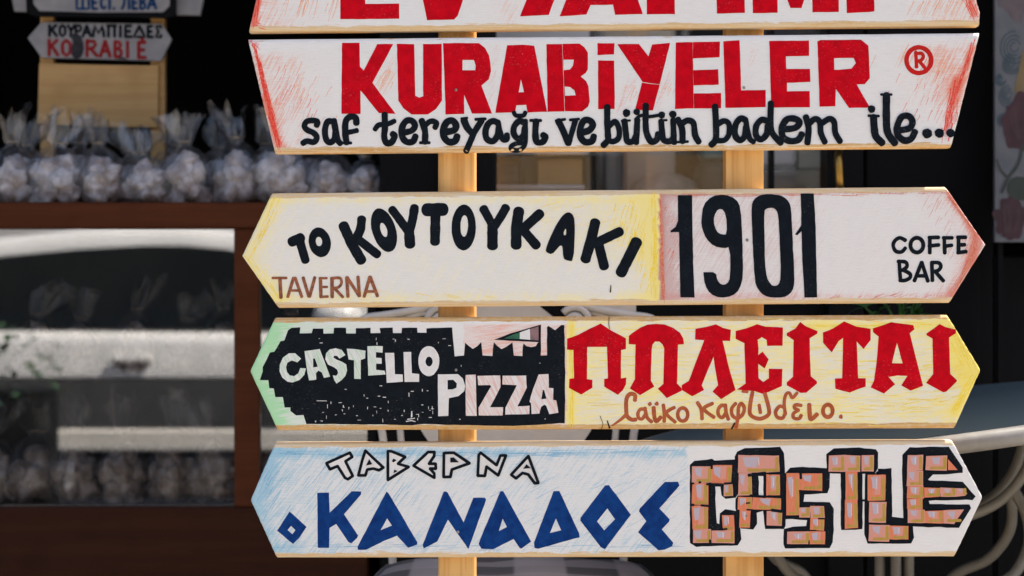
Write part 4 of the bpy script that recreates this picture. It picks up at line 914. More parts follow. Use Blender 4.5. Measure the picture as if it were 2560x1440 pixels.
for x0, x1 in ((wpx(-420, YF) + .05, wpx(586, YF)), (wpx(648, YF), wpx(918, YF))):
    bm = new(); box(bm, x0 + .001, x1 - .001, YF + .012, YF + .016, cz(1265), cz(573)); obj('glass_pane', bm, M['pane'], cab)

# ------------------------------------------------------------------ cellophane bags of sugared biscuits
sugar = simple('sugared_biscuit', (.66, .60, .58, 1), (.27, .20, .17, 1), 46, .95, bump=.8)
ribbon = simple('ribbon', (.30, .24, .18, 1), (.2, .16, .12, 1), 30, .5)
def bag_meshes(seed):
    q = random.Random(seed)
    bm = new()
    spots = []
    for lay, (z, rr, n) in enumerate(((.019, .024, 4), (.046, .023, 4), (.068, .009, 2))):
        a0 = q.uniform(0, 6)
        for i in range(n): spots.append((rr * math.cos(a0 + i * 6.283 / n), rr * math.sin(a0 + i * 6.283 / n) * .85, z + q.uniform(-.008, .008)))
    for x, y, z in spots:
        t = new(); bmesh.ops.create_icosphere(t, subdivisions=3, radius=1)
        sx, sy, sz = q.uniform(.021, .030), q.uniform(.017, .024), q.uniform(.015, .021)
        rz, rx = q.uniform(0, 6.3), q.uniform(-1.4, 1.4); o = Vector((q.uniform(0, 50), q.uniform(0, 50), 0))
        from mathutils import Euler
        E = Euler((rx, q.uniform(-.6, .6), rz)).to_matrix()
        for v in t.verts:
            c = v.co.normalized(); d = 1 + .40 * mnoise.noise(c * 1.6 + o) + .13 * mnoise.noise(c * 5 + o) + .06 * mnoise.noise(c * 12 + o)
            v.co = E @ Vector((c.x * sx * d, c.y * sy * d, c.z * sz * d)) + Vector((x, y, max(z, .014)))
        join(bm, t)
    film = new(); n = 40
    prof = [(.010, .0), (.036, .001), (.046, .012), (.051, .035), (.048, .062), (.038, .082), (.024, .094), (.012, .101), (.011, .104), (.018, .112), (.026, .128), (.033, .143), (.040, .156)]
    rings = []; off = q.uniform(0, 90); lean = q.uniform(-.035, .035)
    for j, (r, z) in enumerate(prof):
        ring = []
        for i in range(n):
            an = 2 * math.pi * i / n
            cr = mnoise.noise(Vector((math.cos(an) * 2.2 + off, math.sin(an) * 2.2, z * 22))) * (.16 if j < 8 else .85)
            fold = .30 * math.sin(an * 3 + off) * (0 if j < 6 else 1) + .10 * math.sin(an * 9 + z * 30) * (0 if j < 4 else 1)
            cr += .12 * mnoise.noise(Vector((math.cos(an) * 6 + off, math.sin(an) * 6, z * 70)))
            rr = r * (1 + cr + fold)
            zz = z + (.034 * mnoise.noise(Vector((math.cos(an) * 1.6 + off, math.sin(an) * 1.6, 5))) + .010 * mnoise.noise(Vector((math.cos(an) * 5 + off, math.sin(an) * 5, 8))) if j > 9 else 0)
            fl = .62 if j > 9 else .9
            ring.append(film.verts.new((rr * math.cos(an) + (lean * (z - .1) / .06 if z > .1 else 0), rr * math.sin(an) * fl, zz)))
        rings.append(ring)
    for A, Bq in zip(rings, rings[1:]):
        for i in range(n): film.faces.new((A[i], A[(i + 1) % n], Bq[(i + 1) % n], Bq[i]))
    film.faces.new(rings[0][::-1])
    tie = new(); tube(tie, [(.0115 * math.cos(t) + lean * .1, .0105 * math.sin(t), .108) for t in [2 * math.pi * i / 14 for i in range(14)]], .0018, 6, True)
    return bm, film, tie
protos = []
ORDN = ['first', 'second', 'third', 'fourth', 'fifth', 'sixth', 'seventh', 'eighth', 'ninth', 'tenth']
def make_bag(idx, loc, rz, sc, label, group):
    if idx >= len(protos):
        b1, b2, b3 = bag_meshes(11 + idx)
        r = thing('biscuit_bag', (0, 0, 0), label, 'bag', group)
        obj('biscuits', b1, sugar, r, True); obj('tie', b3, ribbon, r, True); obj('wrapper', b2, M['film'], r, True)
        protos.append(r)
    else:
        r = protos[idx].copy(); S.collection.objects.link(r)
        for ch in protos[idx].children:
            c_ = ch.copy(); S.collection.objects.link(c_); c_.parent = r
        tag(r, label, 'bag', group)
    r.location = loc; r.rotation_euler = (rg.uniform(-.05, .05), rg.uniform(-.09, .09), rz); r.scale = sc
    return r
rg = random.Random(5)
YB = YF + .10
ztop = cz(506) + .0005
row1 = [(38, 1.05), (140, 1.08), (256, 1.10), (366, 1.02), (472, 1.06), (588, 1.12), (706, 1.1), (826, 1.08), (918, .9)]
for i, (x, s_) in enumerate(row1):
    make_bag(i % 7, (wpx(x, YB), YB + rg.uniform(-.015, .015), ztop), rg.uniform(0, 6.28), (.96 * s_ * rg.uniform(.92, 1.05), .9 * s_, s_ * rg.uniform(.84, 1.02)),
             'clear bag of biscuits in the front row on the brown cabinet, %s from the left' % ORDN[i], 'biscuit bags on the cabinet top')
for i, x in enumerate((84, 196, 318, 424, 536, 655, 768)):
    make_bag((i * 3 + 2) % 7, (wpx(x, YB + .125), YB + .125 + rg.uniform(-.01, .01), ztop), rg.uniform(0, 6.28), (1.02, .95, 1.06 * rg.uniform(.86, 1.08)),
             'half hidden bag of biscuits in the back row on the cabinet, %s from left' % ORDN[i], 'biscuit bags on the cabinet top')
YB2 = YF + .13
for i, x in enumerate((70, 200, 330, 455, 560, 720, 850)):
    make_bag((i + 3) % 7, (wpx(x, YB2), YB2 + .02 + rg.uniform(-.015, .015), SH2 + .0005), rg.uniform(0, 6.28), (rg.uniform(.86, 1.02), .9, 1.10 * rg.uniform(.86, 1.12)),
             'clear bag of biscuits, %s from the left on the middle shelf behind glass' % ORDN[i], 'biscuit bags on the middle shelf')
for i, x in enumerate((10, 100, 200, 320, 435, 545, 700, 830)):
    make_bag((i + 5) % 7, (wpx(x, YB2), YF + .078 + rg.uniform(-.008, .008), cz(1267) + .0008), rg.uniform(0, 6.28), (1.16, 1.0, 1.2 * rg.uniform(.93, 1.05)),
             'clear bag of biscuits, %s from the left on the cabinet floor behind glass' % ORDN[i], 'biscuit bags on the cabinet floor')

# ------------------------------------------------------------------ small sign rack standing behind the bags
YR = YF + .36
rack = thing('sign_rack', (wpx(250, YR), YR, ztop), 'small wooden rack carrying hand lettered signs behind the biscuit bags', 'sign rack')
def plate(name, P, Y, mat, th=.012, parent=rack, label=None):
    bm = new(); sheet(bm, [W(x, y, Y) for x, y in P], th, Vector((0, 1, 0))); return obj(name, bm, mat, parent, label=label)
for x0, x1 in ((100, 134), (376, 412)):
    bm = new(); A, Bv = W(x0, 0, YR), W(x1, 0, YR); box(bm, A.x, Bv.x, YR, YR + .025, ztop, zpx(-120, YR), .002); obj('post', bm, M['old_pine'], rack)
plate('wood_panel', [(98, 158), (240, 162), (396, 164), (394, 318), (240, 316), (94, 308)], YR - .012, M['old_pine'])
grey = simple('weathered_white', (.34, .32, .31, 1), (.26, .25, .25, 1), 30, .8)
bA = plate('arrow_board', [(103, 56), (404, 60), (429, 98), (402, 152), (104, 144), (69, 95)], YR - .014, grey, label='small grey arrow board with black over red lettering')
bC = plate('plank_board', [(-30, -60), (20, -60), (36, 28), (500, 38), (520, -60), (560, -120), (-40, -120)], YR - .016, grey, .014, label='grey plank board pointing both ways')
bP = plate('price_board', [(60, -130), (440, -130), (438, 38), (425, 44), (85, 40), (66, 30)], YR - .034, M['dark_paint'], .016, label='white board with a black border and blue lettering')
plate('price_panel', [(78, -118), (424, -116), (424, 14), (408, 30), (250, 31), (98, 27), (84, 10)], YR - .0365, grey, .002, parent=bP)
GL = {'K': [[(0, 0), (0, 1)], [(.9, 0), (0, .55)], [(.3, .4), (1, 1)]], 'O': [[(.5, 0), (.08, .2), (.05, .5), (.1, .82), (.5, 1), (.9, .82), (.95, .5), (.9, .2), (.5, 0)]], 'Y': [[(0, 0), (.5, .5)], [(1, 0), (.5, .5), (.4, 1)]],
      'P': [[(.1, 0), (.1, 1)], [(.1, 0), (.8, .05), (.9, .28), (.7, .5), (.1, .55)]], 'A': [[(.5, 0), (0, 1)], [(.5, 0), (1, 1)], [(.2, .65), (.8, .65)]], 'M': [[(0, 1), (.1, 0), (.5, .7), (.9, 0), (1, 1)]],
      'p': [[(0, 0), (1, 0)], [(.15, 0), (.15, 1)], [(.85, 0), (.85, 1)]], 'I': [[(.5, 0), (.5, 1)]], 'E': [[(.1, 0), (.1, 1)], [(.1, 0), (.9, 0)], [(.1, .5), (.75, .5)], [(.1, 1), (.95, 1)]], 'D': [[(.5, 0), (0, 1), (1, 1), (.5, 0)]],
      'S': [[(.95, .12), (.9, 0), (0, 0), (.5, .48), (0, 1), (.95, 1), (1, .85)]], 'R': [[(.1, 0), (.1, 1)], [(.1, 0), (.75, .05), (.85, .25), (.65, .48), (.1, .52)], [(.4, .52), (1, 1)]],
      'B': [[(.1, 0), (.1, 1)], [(.1, 0), (.7, .05), (.8, .25), (.6, .45), (.1, .48)], [(.5, .48), (.9, .62), (.88, .88), (.6, 1), (.1, 1)]], 'W': [[(0, 0), (0, 1), (1, 1), (1, 0)], [(.5, 0), (.5, 1)]], 'C': [[(.95, .15), (.6, 0), (.2, .1), (.05, .5), (.2, .9), (.6, 1), (.95, .85)]],
      'T': [[(0, 0), (1, 0)], [(.5, 0), (.5, 1)]], 'L': [[(0, 1), (.25, .7), (.4, 0), (.9, 0), (.95, 1)]], '.': [[(.4, .95), (.5, 1)]], 'e': [[(.1, 0), (.1, 1)], [(.1, 0), (.9, 0)], [(.1, .5), (.75, .5)], [(.1, 1), (.95, 1)], [(.5, -.28), (.62, -.12)]]}
class Far(Ink):
    def __init__(s, Y, parent): s.b = None; s.bm = new(); s.z = .0006; s.Y = Y; s.par = parent
    def v(s, x, y, e=0.0): return s.bm.verts.new(W(x, y, s.Y) + Vector((0, -s.z - e, 0)))
    def text(s, items, ww):
        for ch, x0, x1, y0, y1 in items:
            for P in GL[ch]:
                s.stroke([(x0 + (x1 - x0) * p[0], y0 + (y1 - y0) * p[1]) for p in P], ww, smooth=False)
    def done(s, name, mat):
        for f_ in s.bm.faces:
            f_.normal_update()
            if f_.normal.y > 0: f_.normal_flip()
        return obj(name, s.bm, mat, s.par)
T_ = Far(YR - .014, bA)
xs = [(122, 144), (147, 166), (168, 188), (186, 207), (205, 229), (231, 262), (266, 292), (296, 306), (310, 332), (333, 364), (367, 384), (388, 405)]
T_.text([(ch, x0 + 2, x1 - 2, 63 + i * .25, 90 + i * .25) for i, (ch, (x0, x1)) in enumerate(zip('KOYPAMpIEDES', xs))], 7.8)
T_.done('black_lettering', M['black'])
T_ = Far(YR - .014, bA)
xs = [(120, 148), (152, 180), (212, 246), (248, 278), (283, 308), (314, 324), (342, 368)]
T_.text([(ch, x0 + 3, x1 - 3, 100 + i, 138 + i) for i, (ch, (x0, x1)) in enumerate(zip('KORABIe', xs))], 9)
T_.done('red_lettering', paint('faded_red', lin(150, 40, 40), lin(135, 34, 36), .2))
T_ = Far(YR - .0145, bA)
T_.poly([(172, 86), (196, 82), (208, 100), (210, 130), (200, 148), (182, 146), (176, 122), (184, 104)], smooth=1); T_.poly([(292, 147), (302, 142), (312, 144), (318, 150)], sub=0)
T_.done('painted_reflection', paint('reflection_tone', (.03, .03, .034, 1), (.05, .045, .05, 1)))  # dark reflection over the sign, painted on as a flat blob
T_ = Far(YR - .0372, bP)
xs = [(190, 224), (228, 246), (250, 266), (266, 282), (283, 287), (303, 326), (329, 346), (348, 366), (368, 392)]
T_.text([(ch, x0 + 2, x1 - 2, -8, 22) for ch, (x0, x1) in zip('WECT.LEBA', xs)], 7)
T_.done('blue_lettering', paint('faded_blue', lin(20, 62, 104), lin(16, 50, 90), .1))

# ------------------------------------------------------------------ white iron chair with a checked cushion behind the posts
YCH = .62
def path(P, Y, n=6): return cat_rom([W(x, y, Y) for x, y in P], n)
zt = .2
chair = thing('garden_chair', (wpx(1270, YCH), YCH, zt), 'white wrought iron garden chair with a wide pierced back behind the signpost', 'chair')
mir = lambda P: [(2540 - x, y) for x, y in P]
bm = new()
half = [(985, 1470), (975, 1300), (955, 1080), (915, 930), (893, 850), (905, 800), (975, 786), (1050, 772), (1110, 752), (1180, 730), (1270, 722)]
tube(bm, path(half + mir(half)[-2::-1], YCH), .0062, 10)
obj('back_frame', bm, M['iron_white'], chair, True)
bm = new()
sheet(bm, [W(x, y, YCH + .004) for x, y in [(1180, 742), (1270, 736), (1340, 742), (1352, 768), (1392, 800), (1440, 880), (1475, 980), (1478, 1075), (1455, 1110), (1400, 1200), (1320, 1290), (1270, 1330), (1215, 1290), (1130, 1200), (1075, 1110), (1052, 1075), (1058, 980), (1090, 880), (1140, 800), (1172, 768)]], .004, Vector((0, 1, 0)))
obj('splat', bm, M['iron_white'], chair)
bm = new()
for m_ in (lambda P: P, mir):
    tube(bm, path(m_([(920, 806), (1000, 800), (1062, 782), (1092, 800), (1060, 860), (1020, 960), (1000, 1060), (1020, 1160), (1090, 1230), (1150, 1240)]), YCH + .004), .0052, 8)
    sp_ = []
    for q in range(26):
        t = q / 25; an = math.pi * (1.2 + 2.6 * t); r = 40 * (1 - .62 * t)
        sp_.append((1440 + r * math.cos(an), 806 + r * math.sin(an)))
    tube(bm, [W(x, y, YCH - .004) for x, y in (sp_ if m_ is mir else mir(sp_))], .0055, 8)
obj('scroll', bm, M['iron_white'], chair, True)
bm = new()
sheet(bm, [W(x, y, YCH) for x, y in [(1480, 758), (1590, 758), (1590, 830), (1563, 830), (1563, 786), (1500, 778)]], .004, Vector((0, 1, 0)))
obj('corner_plate', bm, M['iron_white'], chair)
zs = zpx(1470, YCH)
bm = new()
seat = [Vector((wpx(1270, YCH) + .235 * math.cos(t), YCH - .2 + .21 * math.sin(t), zs)) for t in [2 * math.pi * i / 40 for i in range(40)]]
tube(bm, seat, .007, 8, True)
for q in range(-4, 5):
    hx = q * .05; hy = .21 * math.sqrt(max(0, 1 - (hx / .235) ** 2)); tube(bm, [(wpx(1270, YCH) + hx, YCH - .2 - hy, zs), (wpx(1270, YCH) + hx, YCH - .2 + hy, zs)], .004, 6)
obj('seat', bm, M['iron_white'], chair, True)
for sx in (-1, 1):
    for sy in (-1, 1):
        bm = new(); x0 = wpx(1270, YCH) + sx * .165; y0 = YCH - .2 + sy * .145
        tube(bm, cat_rom([(x0, y0, zs), (x0 + sx * .03, y0 + sy * .02, (zs + zt) / 2), (x0 + sx * .01, y0 + sy * .01, zt + .12), (x0 + sx * .05, y0 + sy * .04, zt + .006)], 6), .0075, 8); obj('leg', bm, M['iron_white'], chair, True)
# cushion: puffed square with a woven check
ck = N('checked_cloth'); v_ = ck.obco(); sep = ck.n('ShaderNodeSeparateXYZ'); ck.l(v_, sep.inputs[0])
bands = []
for i_ in (0, 1):
    wv = ck.math('SINE', ck.math('MULTIPLY', sep.outputs[i_], 42)); bands.append(ck.ramp(wv, -.15, .15))
cc = ck.mix(bands[0], (.06, .06, .07, 1), (.24, .23, .25, 1)); cc = ck.mix(ck.math('MULTIPLY', bands[1], .55), cc, (.30, .29, .31, 1))
ck.base(ck.mix(ck.math('MULTIPLY', ck.noise(v_, 300, 2), .2), cc, (.03, .03, .035, 1))); ck.rough(.95)
bm = new(); nn = 32; gr = {}
cx, cy, cz0 = wpx(1285, YCH - .2), YCH - .2, zs + .008
for sgn in (1, -1):
    for i_ in range(nn + 1):
        for j_ in range(nn + 1):
            u, v2 = i_ / nn * 2 - 1, j_ / nn * 2 - 1
            if sgn < 0 and max(abs(u), abs(v2)) == 1: gr[(sgn, i_, j_)] = gr[(1, i_, j_)]; continue
            puff = ((1 - u ** 4) * (1 - v2 ** 4)) ** .5
            dent = .006 * mnoise.noise(Vector((u * 2.5, v2 * 2.5, 3)))
            ru = u * (1 - .06 * v2 * v2); rv = v2 * (1 - .06 * u * u)
            gr[(sgn, i_, j_)] = bm.verts.new((cx + ru * .205, cy + rv * .19, cz0 + .028 + sgn * (.024 * puff) + dent * puff))
for sgn in (1, -1):
    for i_ in range(nn):
        for j_ in range(nn):
            q4 = (gr[(sgn, i_, j_)], gr[(sgn, i_ + 1, j_)], gr[(sgn, i_ + 1, j_ + 1)], gr[(sgn, i_, j_ + 1)])
            bm.faces.new(q4 if sgn > 0 else q4[::-1])
cu = thing('seat_cushion', (cx, cy, cz0), 'grey checked seat cushion lying on the white iron chair', 'cushion')
obj('cover', bm, ck.m, cu, True)
bm = new(); edge = [(cx + .205 * u * (1 - .06 * v2 * v2), cy + .19 * v2 * (1 - .06 * u * u), cz0 + .028) for u, v2 in [(-1 + 2 * t / 16, -1) for t in range(16)] + [(1, -1 + 2 * t / 16) for t in range(16)] + [(1 - 2 * t / 16, 1) for t in range(16)] + [(-1, 1 - 2 * t / 16) for t in range(16)]]
tube(bm, edge, .0045, 6, True); obj('piping', bm, simple('piping_cloth', (.05, .055, .065, 1), (.07, .07, .08, 1), 60, .9), cu, True)

# ------------------------------------------------------------------ iron garden table at right
YT = .55; kt = K(YT)
tc = W(2265, 1033, YT); RT = 695 * kt
table = thing('garden_table', (tc.x, YT, .2), 'round garden table with a grey glass top, cream rim and scrolled iron base at right', 'table')
bm = new(); lathe(bm, [(.001, -.006), (RT - .008, -.006), (RT - .008, .0), (.001, .0)], (tc.x, YT, tc.z), 72)
TILT = __import__('mathutils').Matrix.Rotation(R(-7.5), 3, 'Y'); bmesh.ops.rotate(bm, verts=bm.verts, cent=tc, matrix=TILT)
top_m = N('frosted_glass_top'); top_m.base((.085, .125, .14, 1)); top_m.rough(.35); obj('table_top', bm, top_m.m, table)
bm = new(); ring = [(tc.x + RT * math.cos(t), YT + RT * math.sin(t), tc.z - .0135) for t in [2 * math.pi * i / 90 for i in range(90)]]; tube(bm, ring, .0135, 10, True); bmesh.ops.rotate(bm, verts=bm.verts, cent=tc, matrix=TILT)
obj('rim', bm, simple('rim_paint', (.23, .22, .20, 1), (.30, .285, .26, 1), 30, .4), table, True)
bm = new()
px_ = wpx(2236, YT)  # three bars
for off in (-.022, 0, .022):
    tube(bm, [(px_ + off, YT + abs(off) * .6 - .012, z) for z in (tc.z - .02, .7, .5, .24)], .0082, 8)
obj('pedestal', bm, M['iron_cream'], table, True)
for sg, yo in ((1, -.03), (-1, -.03), (1, .05), (-1, .05)):
    bm = new(); X = lambda d: px_ + sg * d
    Q = lambda P, f: cat_rom([(X((x - 2236) * kt), YT + yo * f(i_), zpx(y, YT)) for i_, (x, y) in enumerate(P)], 8)
    tube(bm, Q([(2582, 1075 if sg > 0 else 1110), (2572, 1130), (2545, 1190), (2500, 1243), (2440, 1278), (2370, 1296), (2290, 1300)], lambda i_: 1 - .12 * i_), .0085, 8)
    tube(bm, Q([(2528, 1224), (2552, 1280), (2552, 1350), (2510, 1420), (2430, 1470), (2400, 1560), (2430, 1700), (2560, 1900), (2700, 2230)], lambda i_: .6 + .5 * i_), .0085, 8)
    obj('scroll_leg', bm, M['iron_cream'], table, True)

# leafy plant on the table
pc = Vector((wpx(2285, YT + .12), YT + .12, tc.z + .0005))
plant = thing('potted_plant', pc, 'small green leafy plant in a clay pot on the garden table', 'plant')
bm = new(); lathe(bm, [(.03, 0), (.042, .06), (.046, .062), (.046, .075), (.038, .076)], pc, 20); obj('pot', bm, M['terracotta'], plant, True)
def leaf(bm, base, direc, L, wd, curl=.3):
    d = Vector(direc).normalized(); s_ = d.cross(Vector((0, 0, 1)))
    if s_.length < .05: s_ = Vector((1, 0, 0))
    s_.normalize(); n_ = s_.cross(d); rows = []
    for i_ in range(6):
        t = i_ / 5; wv = wd * math.sin(math.pi * min(1, t * .95 + .03)) ** .8
        cc_ = Vector(base) + d * (L * t) - n_ * (curl * L * t * t)
        rows.append((bm.verts.new(cc_ - s_ * wv + n_ * wv * .25), bm.verts.new(cc_), bm.verts.new(cc_ + s_ * wv + n_ * wv * .25)))
    for A, Bq in zip(rows, rows[1:]):
        bm.faces.new((A[0], A[1], Bq[1], Bq[0])); bm.faces.new((A[1], A[2], Bq[2], Bq[1]))
rl = random.Random(4)
bm = new(); st = new()
for i_ in range(11):
    an, hh = rl.uniform(0, 6.28), rl.uniform(.08, .148)
    tip = pc + Vector((.055 * math.cos(an), .045 * math.sin(an), .07 + hh)); tube(st, cat_rom([pc + Vector((0, 0, .06)), pc + Vector((.015 * math.cos(an), .012 * math.sin(an), .06 + hh * .6)), tip], 5), .0015, 5)
    for q in range(7):
        t = rl.uniform(.35, 1); b_ = (pc + Vector((0, 0, .06))).lerp(tip, t); a2 = rl.uniform(0, 6.28)
        leaf(bm, b_, (math.cos(a2), math.sin(a2), rl.uniform(-.1, .8)), rl.uniform(.02, .036), rl.uniform(.007, .012))
obj('foliage', bm, M['leaf'], plant, True); obj('stem', st, M['leaf'], plant)
plant.rotation_euler = (0, R(-7.5), 0)

# printed floral panel at the right edge
YP = YF - .06
pan = thing('floral_panel', (wpx(2600, YP), YP, .2), 'tall printed panel with red flowers and blue scrolls at the right edge', 'panel')
bm = new(); pbox(bm, 2487, -700, 2880, 606, YP, .012, .002); obj('printed_board', bm, simple('printed_ground', (.10, .105, .115, 1), (.15, .15, .155, 1), 14, .6), pan)
bm = new(); box(bm, wpx(2500, YP), wpx(2512, YP), YP + .013, YP + .03, .2, zpx(-700, YP)); box(bm, wpx(2850, YP), wpx(2862, YP), YP + .013, YP + .03, .2, zpx(-700, YP)); obj('stand', bm, dk, pan)
class Pr(Far):
    def done(s, name, mat): return Far.done(s, name, mat)
T_ = Pr(YP, pan); T_.poly([(2487, -300), (2600, -300), (2560, 60), (2535, 55), (2515, 25), (2487, 10)], smooth=1); T_.done('printed_petal', simple('mauve', (.10, .075, .08, 1), (.13, .10, .10, 1), 40, .6))
T_ = Pr(YP, pan)
for cx_, cy_, r0 in ((2535, 118, 40), (2528, 160, 24), (2520, 240, 26), (2508, 300, 16), (2500, 200, 14)):
    for rr, a0 in ((1, 0), (.74, .5), (.5, 1.2), (.28, .2)):
        T_.stroke([(cx_ + r0 * rr * (1 - .02 * i) * math.cos(a0 + i * .4), cy_ + r0 * rr * math.sin(a0 + i * .4)) for i in range(13)], 3.2)
T_.done('printed_scroll', simple('teal_print', (.03, .055, .07, 1), (.045, .07, .085, 1), 40, .6))
T_ = Pr(YP - .0004, pan); T_.poly([(2600, 60), (2556, 130), (2535, 228), (2548, 250), (2600, 235)]); T_.done('printed_leaf', simple('ochre_print', (.17, .115, .045, 1), (.20, .14, .06, 1), 30, .6))
WINE = simple('wine_print', (.036, .009, .013, 1), (.06, .018, .022, 1), 35, .6); ROSEP = simple('rose_print', (.05, .02, .023, 1), (.07, .032, .034, 1), 35, .6)
T_ = Pr(YP - .0008, pan)
for cx_, cy_, rx_, ry_ in ((2568, 306, 66, 66), (2524, 545, 40, 56)):
    T_.poly([(cx_ + rx_ * (1 + .45 * mnoise.noise(Vector((math.cos(t) * 2, math.sin(t) * 2, cx_)))) * math.cos(t), cy_ + ry_ * (1 + .45 * mnoise.noise(Vector((math.cos(t) * 2, math.sin(t) * 2, cx_)))) * math.sin(t)) for t in [2 * math.pi * q / 40 for q in range(40)]], jit=2)
T_.done('printed_flower', WINE)
T_ = Pr(YP - .0011, pan)
rq = random.Random(2)
for cx_, cy_, rx_, ry_ in ((2568, 306, 66, 66), (2524, 545, 40, 56)):
    for q in range(9):
        x_ = cx_ + rq.uniform(-.6, .6) * rx_; T_.stroke([(x_, cy_ - .6 * ry_), (x_ + rq.uniform(-8, 8), cy_), (cx_ + (x_ - cx_) * .6, cy_ + .6 * ry_)], rq.uniform(3, 9), taper=(.5, 1.2))
T_.done('printed_petal_vein', ROSEP)
T_ = Pr(YP - .0012, pan); T_.stroke([(2556, 365), (2545, 410), (2520, 445), (2505, 480)], 7); T_.stroke([(2492, 400), (2502, 425), (2520, 445)], 5); T_.poly([(2530, 440), (2575, 445), (2575, 500), (2530, 500), (2515, 470)], smooth=1); T_.done('printed_stem', simple('green_print', (.022, .032, .022, 1), (.03, .042, .028, 1), 35, .6))

# ------------------------------------------------------------------ street behind the camera, seen in the panes
# white car parked along the kerb
CY = -6.0
white = simple('car_white', (.66, .64, .60, 1), (.72, .70, .66, 1), 2, .25)
grey_p = simple('car_dark_grey', (.045, .044, .043, 1), (.06, .058, .056, 1), 6, .5)
darkg = N('car_glass'); darkg.base((.006, .008, .01, 1)); darkg.rough(.05)
car = thing('parked_car', (-1.9, CY - .85, -.144), 'white parked car with dark side windows across the pavement', 'car')
def loft(secs, mat, name, close=True):
    bm = new(); rings = [[bm.verts.new(p) for p in s_] for s_ in secs]
    n = len(rings[0])
    for A, Bq in zip(rings, rings[1:]):
        for i_ in range(n): bm.faces.new((A[i_], A[(i_ + 1) % n], Bq[(i_ + 1) % n], Bq[i_]))
    bm.faces.new(rings[0][::-1]); bm.faces.new(rings[-1]); bmesh.ops.recalc_face_normals(bm, faces=bm.faces[:])
    return bm
def csec(x, zb, zt_, hw, rr):
    out = []
    for sy, sz in ((1, -1), (1, 1), (-1, 1), (-1, -1)):
        for q in range(4):
            an = {(1, 1): 0, (-1, 1): 90, (-1, -1): 180, (1, -1): 270}[(sy, sz)] + q * 30
            r_ = rr
            out.append((x, CY - .85 + sy * (hw - r_) + r_ * math.cos(R(an)), (zt_ - r_ if sz > 0 else zb + r_) + r_ * math.sin(R(an))))
    return out
bm = loft([csec(x, zb, z_, hw, .07) for x, zb, z_, hw in ((-3.95, .36, .70, .70), (-3.85, .30, .86, .80), (-3.5, .30, .92, .85), (-2.6, .30, .925, .85), (-1.0, .30, .915, .85), (-.55, .30, .88, .85), (.1, .30, .80, .82), (.38, .34, .66, .74), (.45, .40, .58, .66))], None, 'b')
obj('body', bm, white, car, True)
bm = loft([csec(x, .90, z_, hw, .1) for x, z_, hw in ((-3.75, 1.12, .70), (-3.45, 1.31, .70), (-2.9, 1.40, .715), (-2.3, 1.462, .72), (-1.77, 1.485, .72), (-1.3, 1.44, .715), (-.95, 1.28, .72), (-.6, 1.1, .74))], None, 'r')
obj('roof', bm, white, car, True)
yo = CY - .85 + .735
for P in ([(-3.42, .935), (-3.45, 1.0), (-3.22, 1.20), (-2.95, 1.275), (-2.66, 1.318), (-2.3, 1.352), (-1.95, 1.372), (-1.72, 1.372), (-1.5, 1.352), (-1.25, 1.30), (-1.08, 1.20), (-.97, 1.06), (-.88, .935)],):
    for sd_ in (1, -1):
        bm = new(); sheet(bm, [Vector((x, CY - .85 + sd_ * .735, z)) for x, z in P], .03, Vector((0, -sd_, 0))); obj('window', bm, darkg.m, car)
bm = new(); box(bm, -2.85, -.75, CY - .02, CY + .008, .42, .69, .012); obj('door_band', bm, grey_p, car)  # darker grey band across the lower doors
bm = new(); box(bm, -3.0, -.35, CY - .03, CY + .02, .30, .415, .015); obj('side_sill', bm, simple('sill_paint', (.62, .58, .50, 1), (.68, .63, .55, 1), 5, .4), car)
bm = new(); box(bm, -3.05, -.55, CY - .12, CY - .04, .05, .298, .01); obj('underbody', bm, simple('underbody_plastic', (.012, .012, .013, 1), (.02, .02, .02, 1), 8, .8, spec=.1), car)
for hx in (-1.98, -3.0):
    hb = new(); box(hb, hx - .11, hx + .11, CY + .012, CY + .035, .765, .80, .01); ho = obj('door_handle', hb, white, car)
    bm = new(); bmesh.ops.create_uvsphere(bm, u_segments=16, v_segments=8, radius=1, matrix=__import__('mathutils').Matrix.Translation((hx, CY - .002, .76)) @ __import__('mathutils').Matrix.Diagonal((.10, .012, .05, 1))); obj('handle_recess', bm, grey_p, ho, True)
bm = new(); bmesh.ops.create_uvsphere(bm, u_segments=20, v_segments=12, radius=1, matrix=__import__('mathutils').Matrix.Translation((-.9, CY + .09, 1.0)) @ __import__('mathutils').Matrix.Diagonal((.13, .10, .085, 1))); obj('mirror', bm, white, car, True)
for wx in (-3.2, -.30):
    for wy in (CY - .12, CY - 1.58):
        bm = new()
        Mx = __import__('mathutils').Matrix
        bmesh.ops.create_cone(bm, cap_ends=True, segments=32, radius1=.31, radius2=.31, depth=.2, matrix=Mx.Translation((wx, wy, .17)) @ Mx.Rotation(R(90), 4, 'X')); wo = obj('wheel', bm, simple('tyre', (.02, .02, .02, 1), (.03, .03, .03, 1), 20, .9), car)
        bm = new(); bmesh.ops.create_cone(bm, cap_ends=True, segments=24, radius1=.19, radius2=.17, depth=.22, matrix=Mx.Translation((wx, wy, .17)) @ Mx.Rotation(R(90), 4, 'X')); obj('rim', bm, M['steel'], wo)

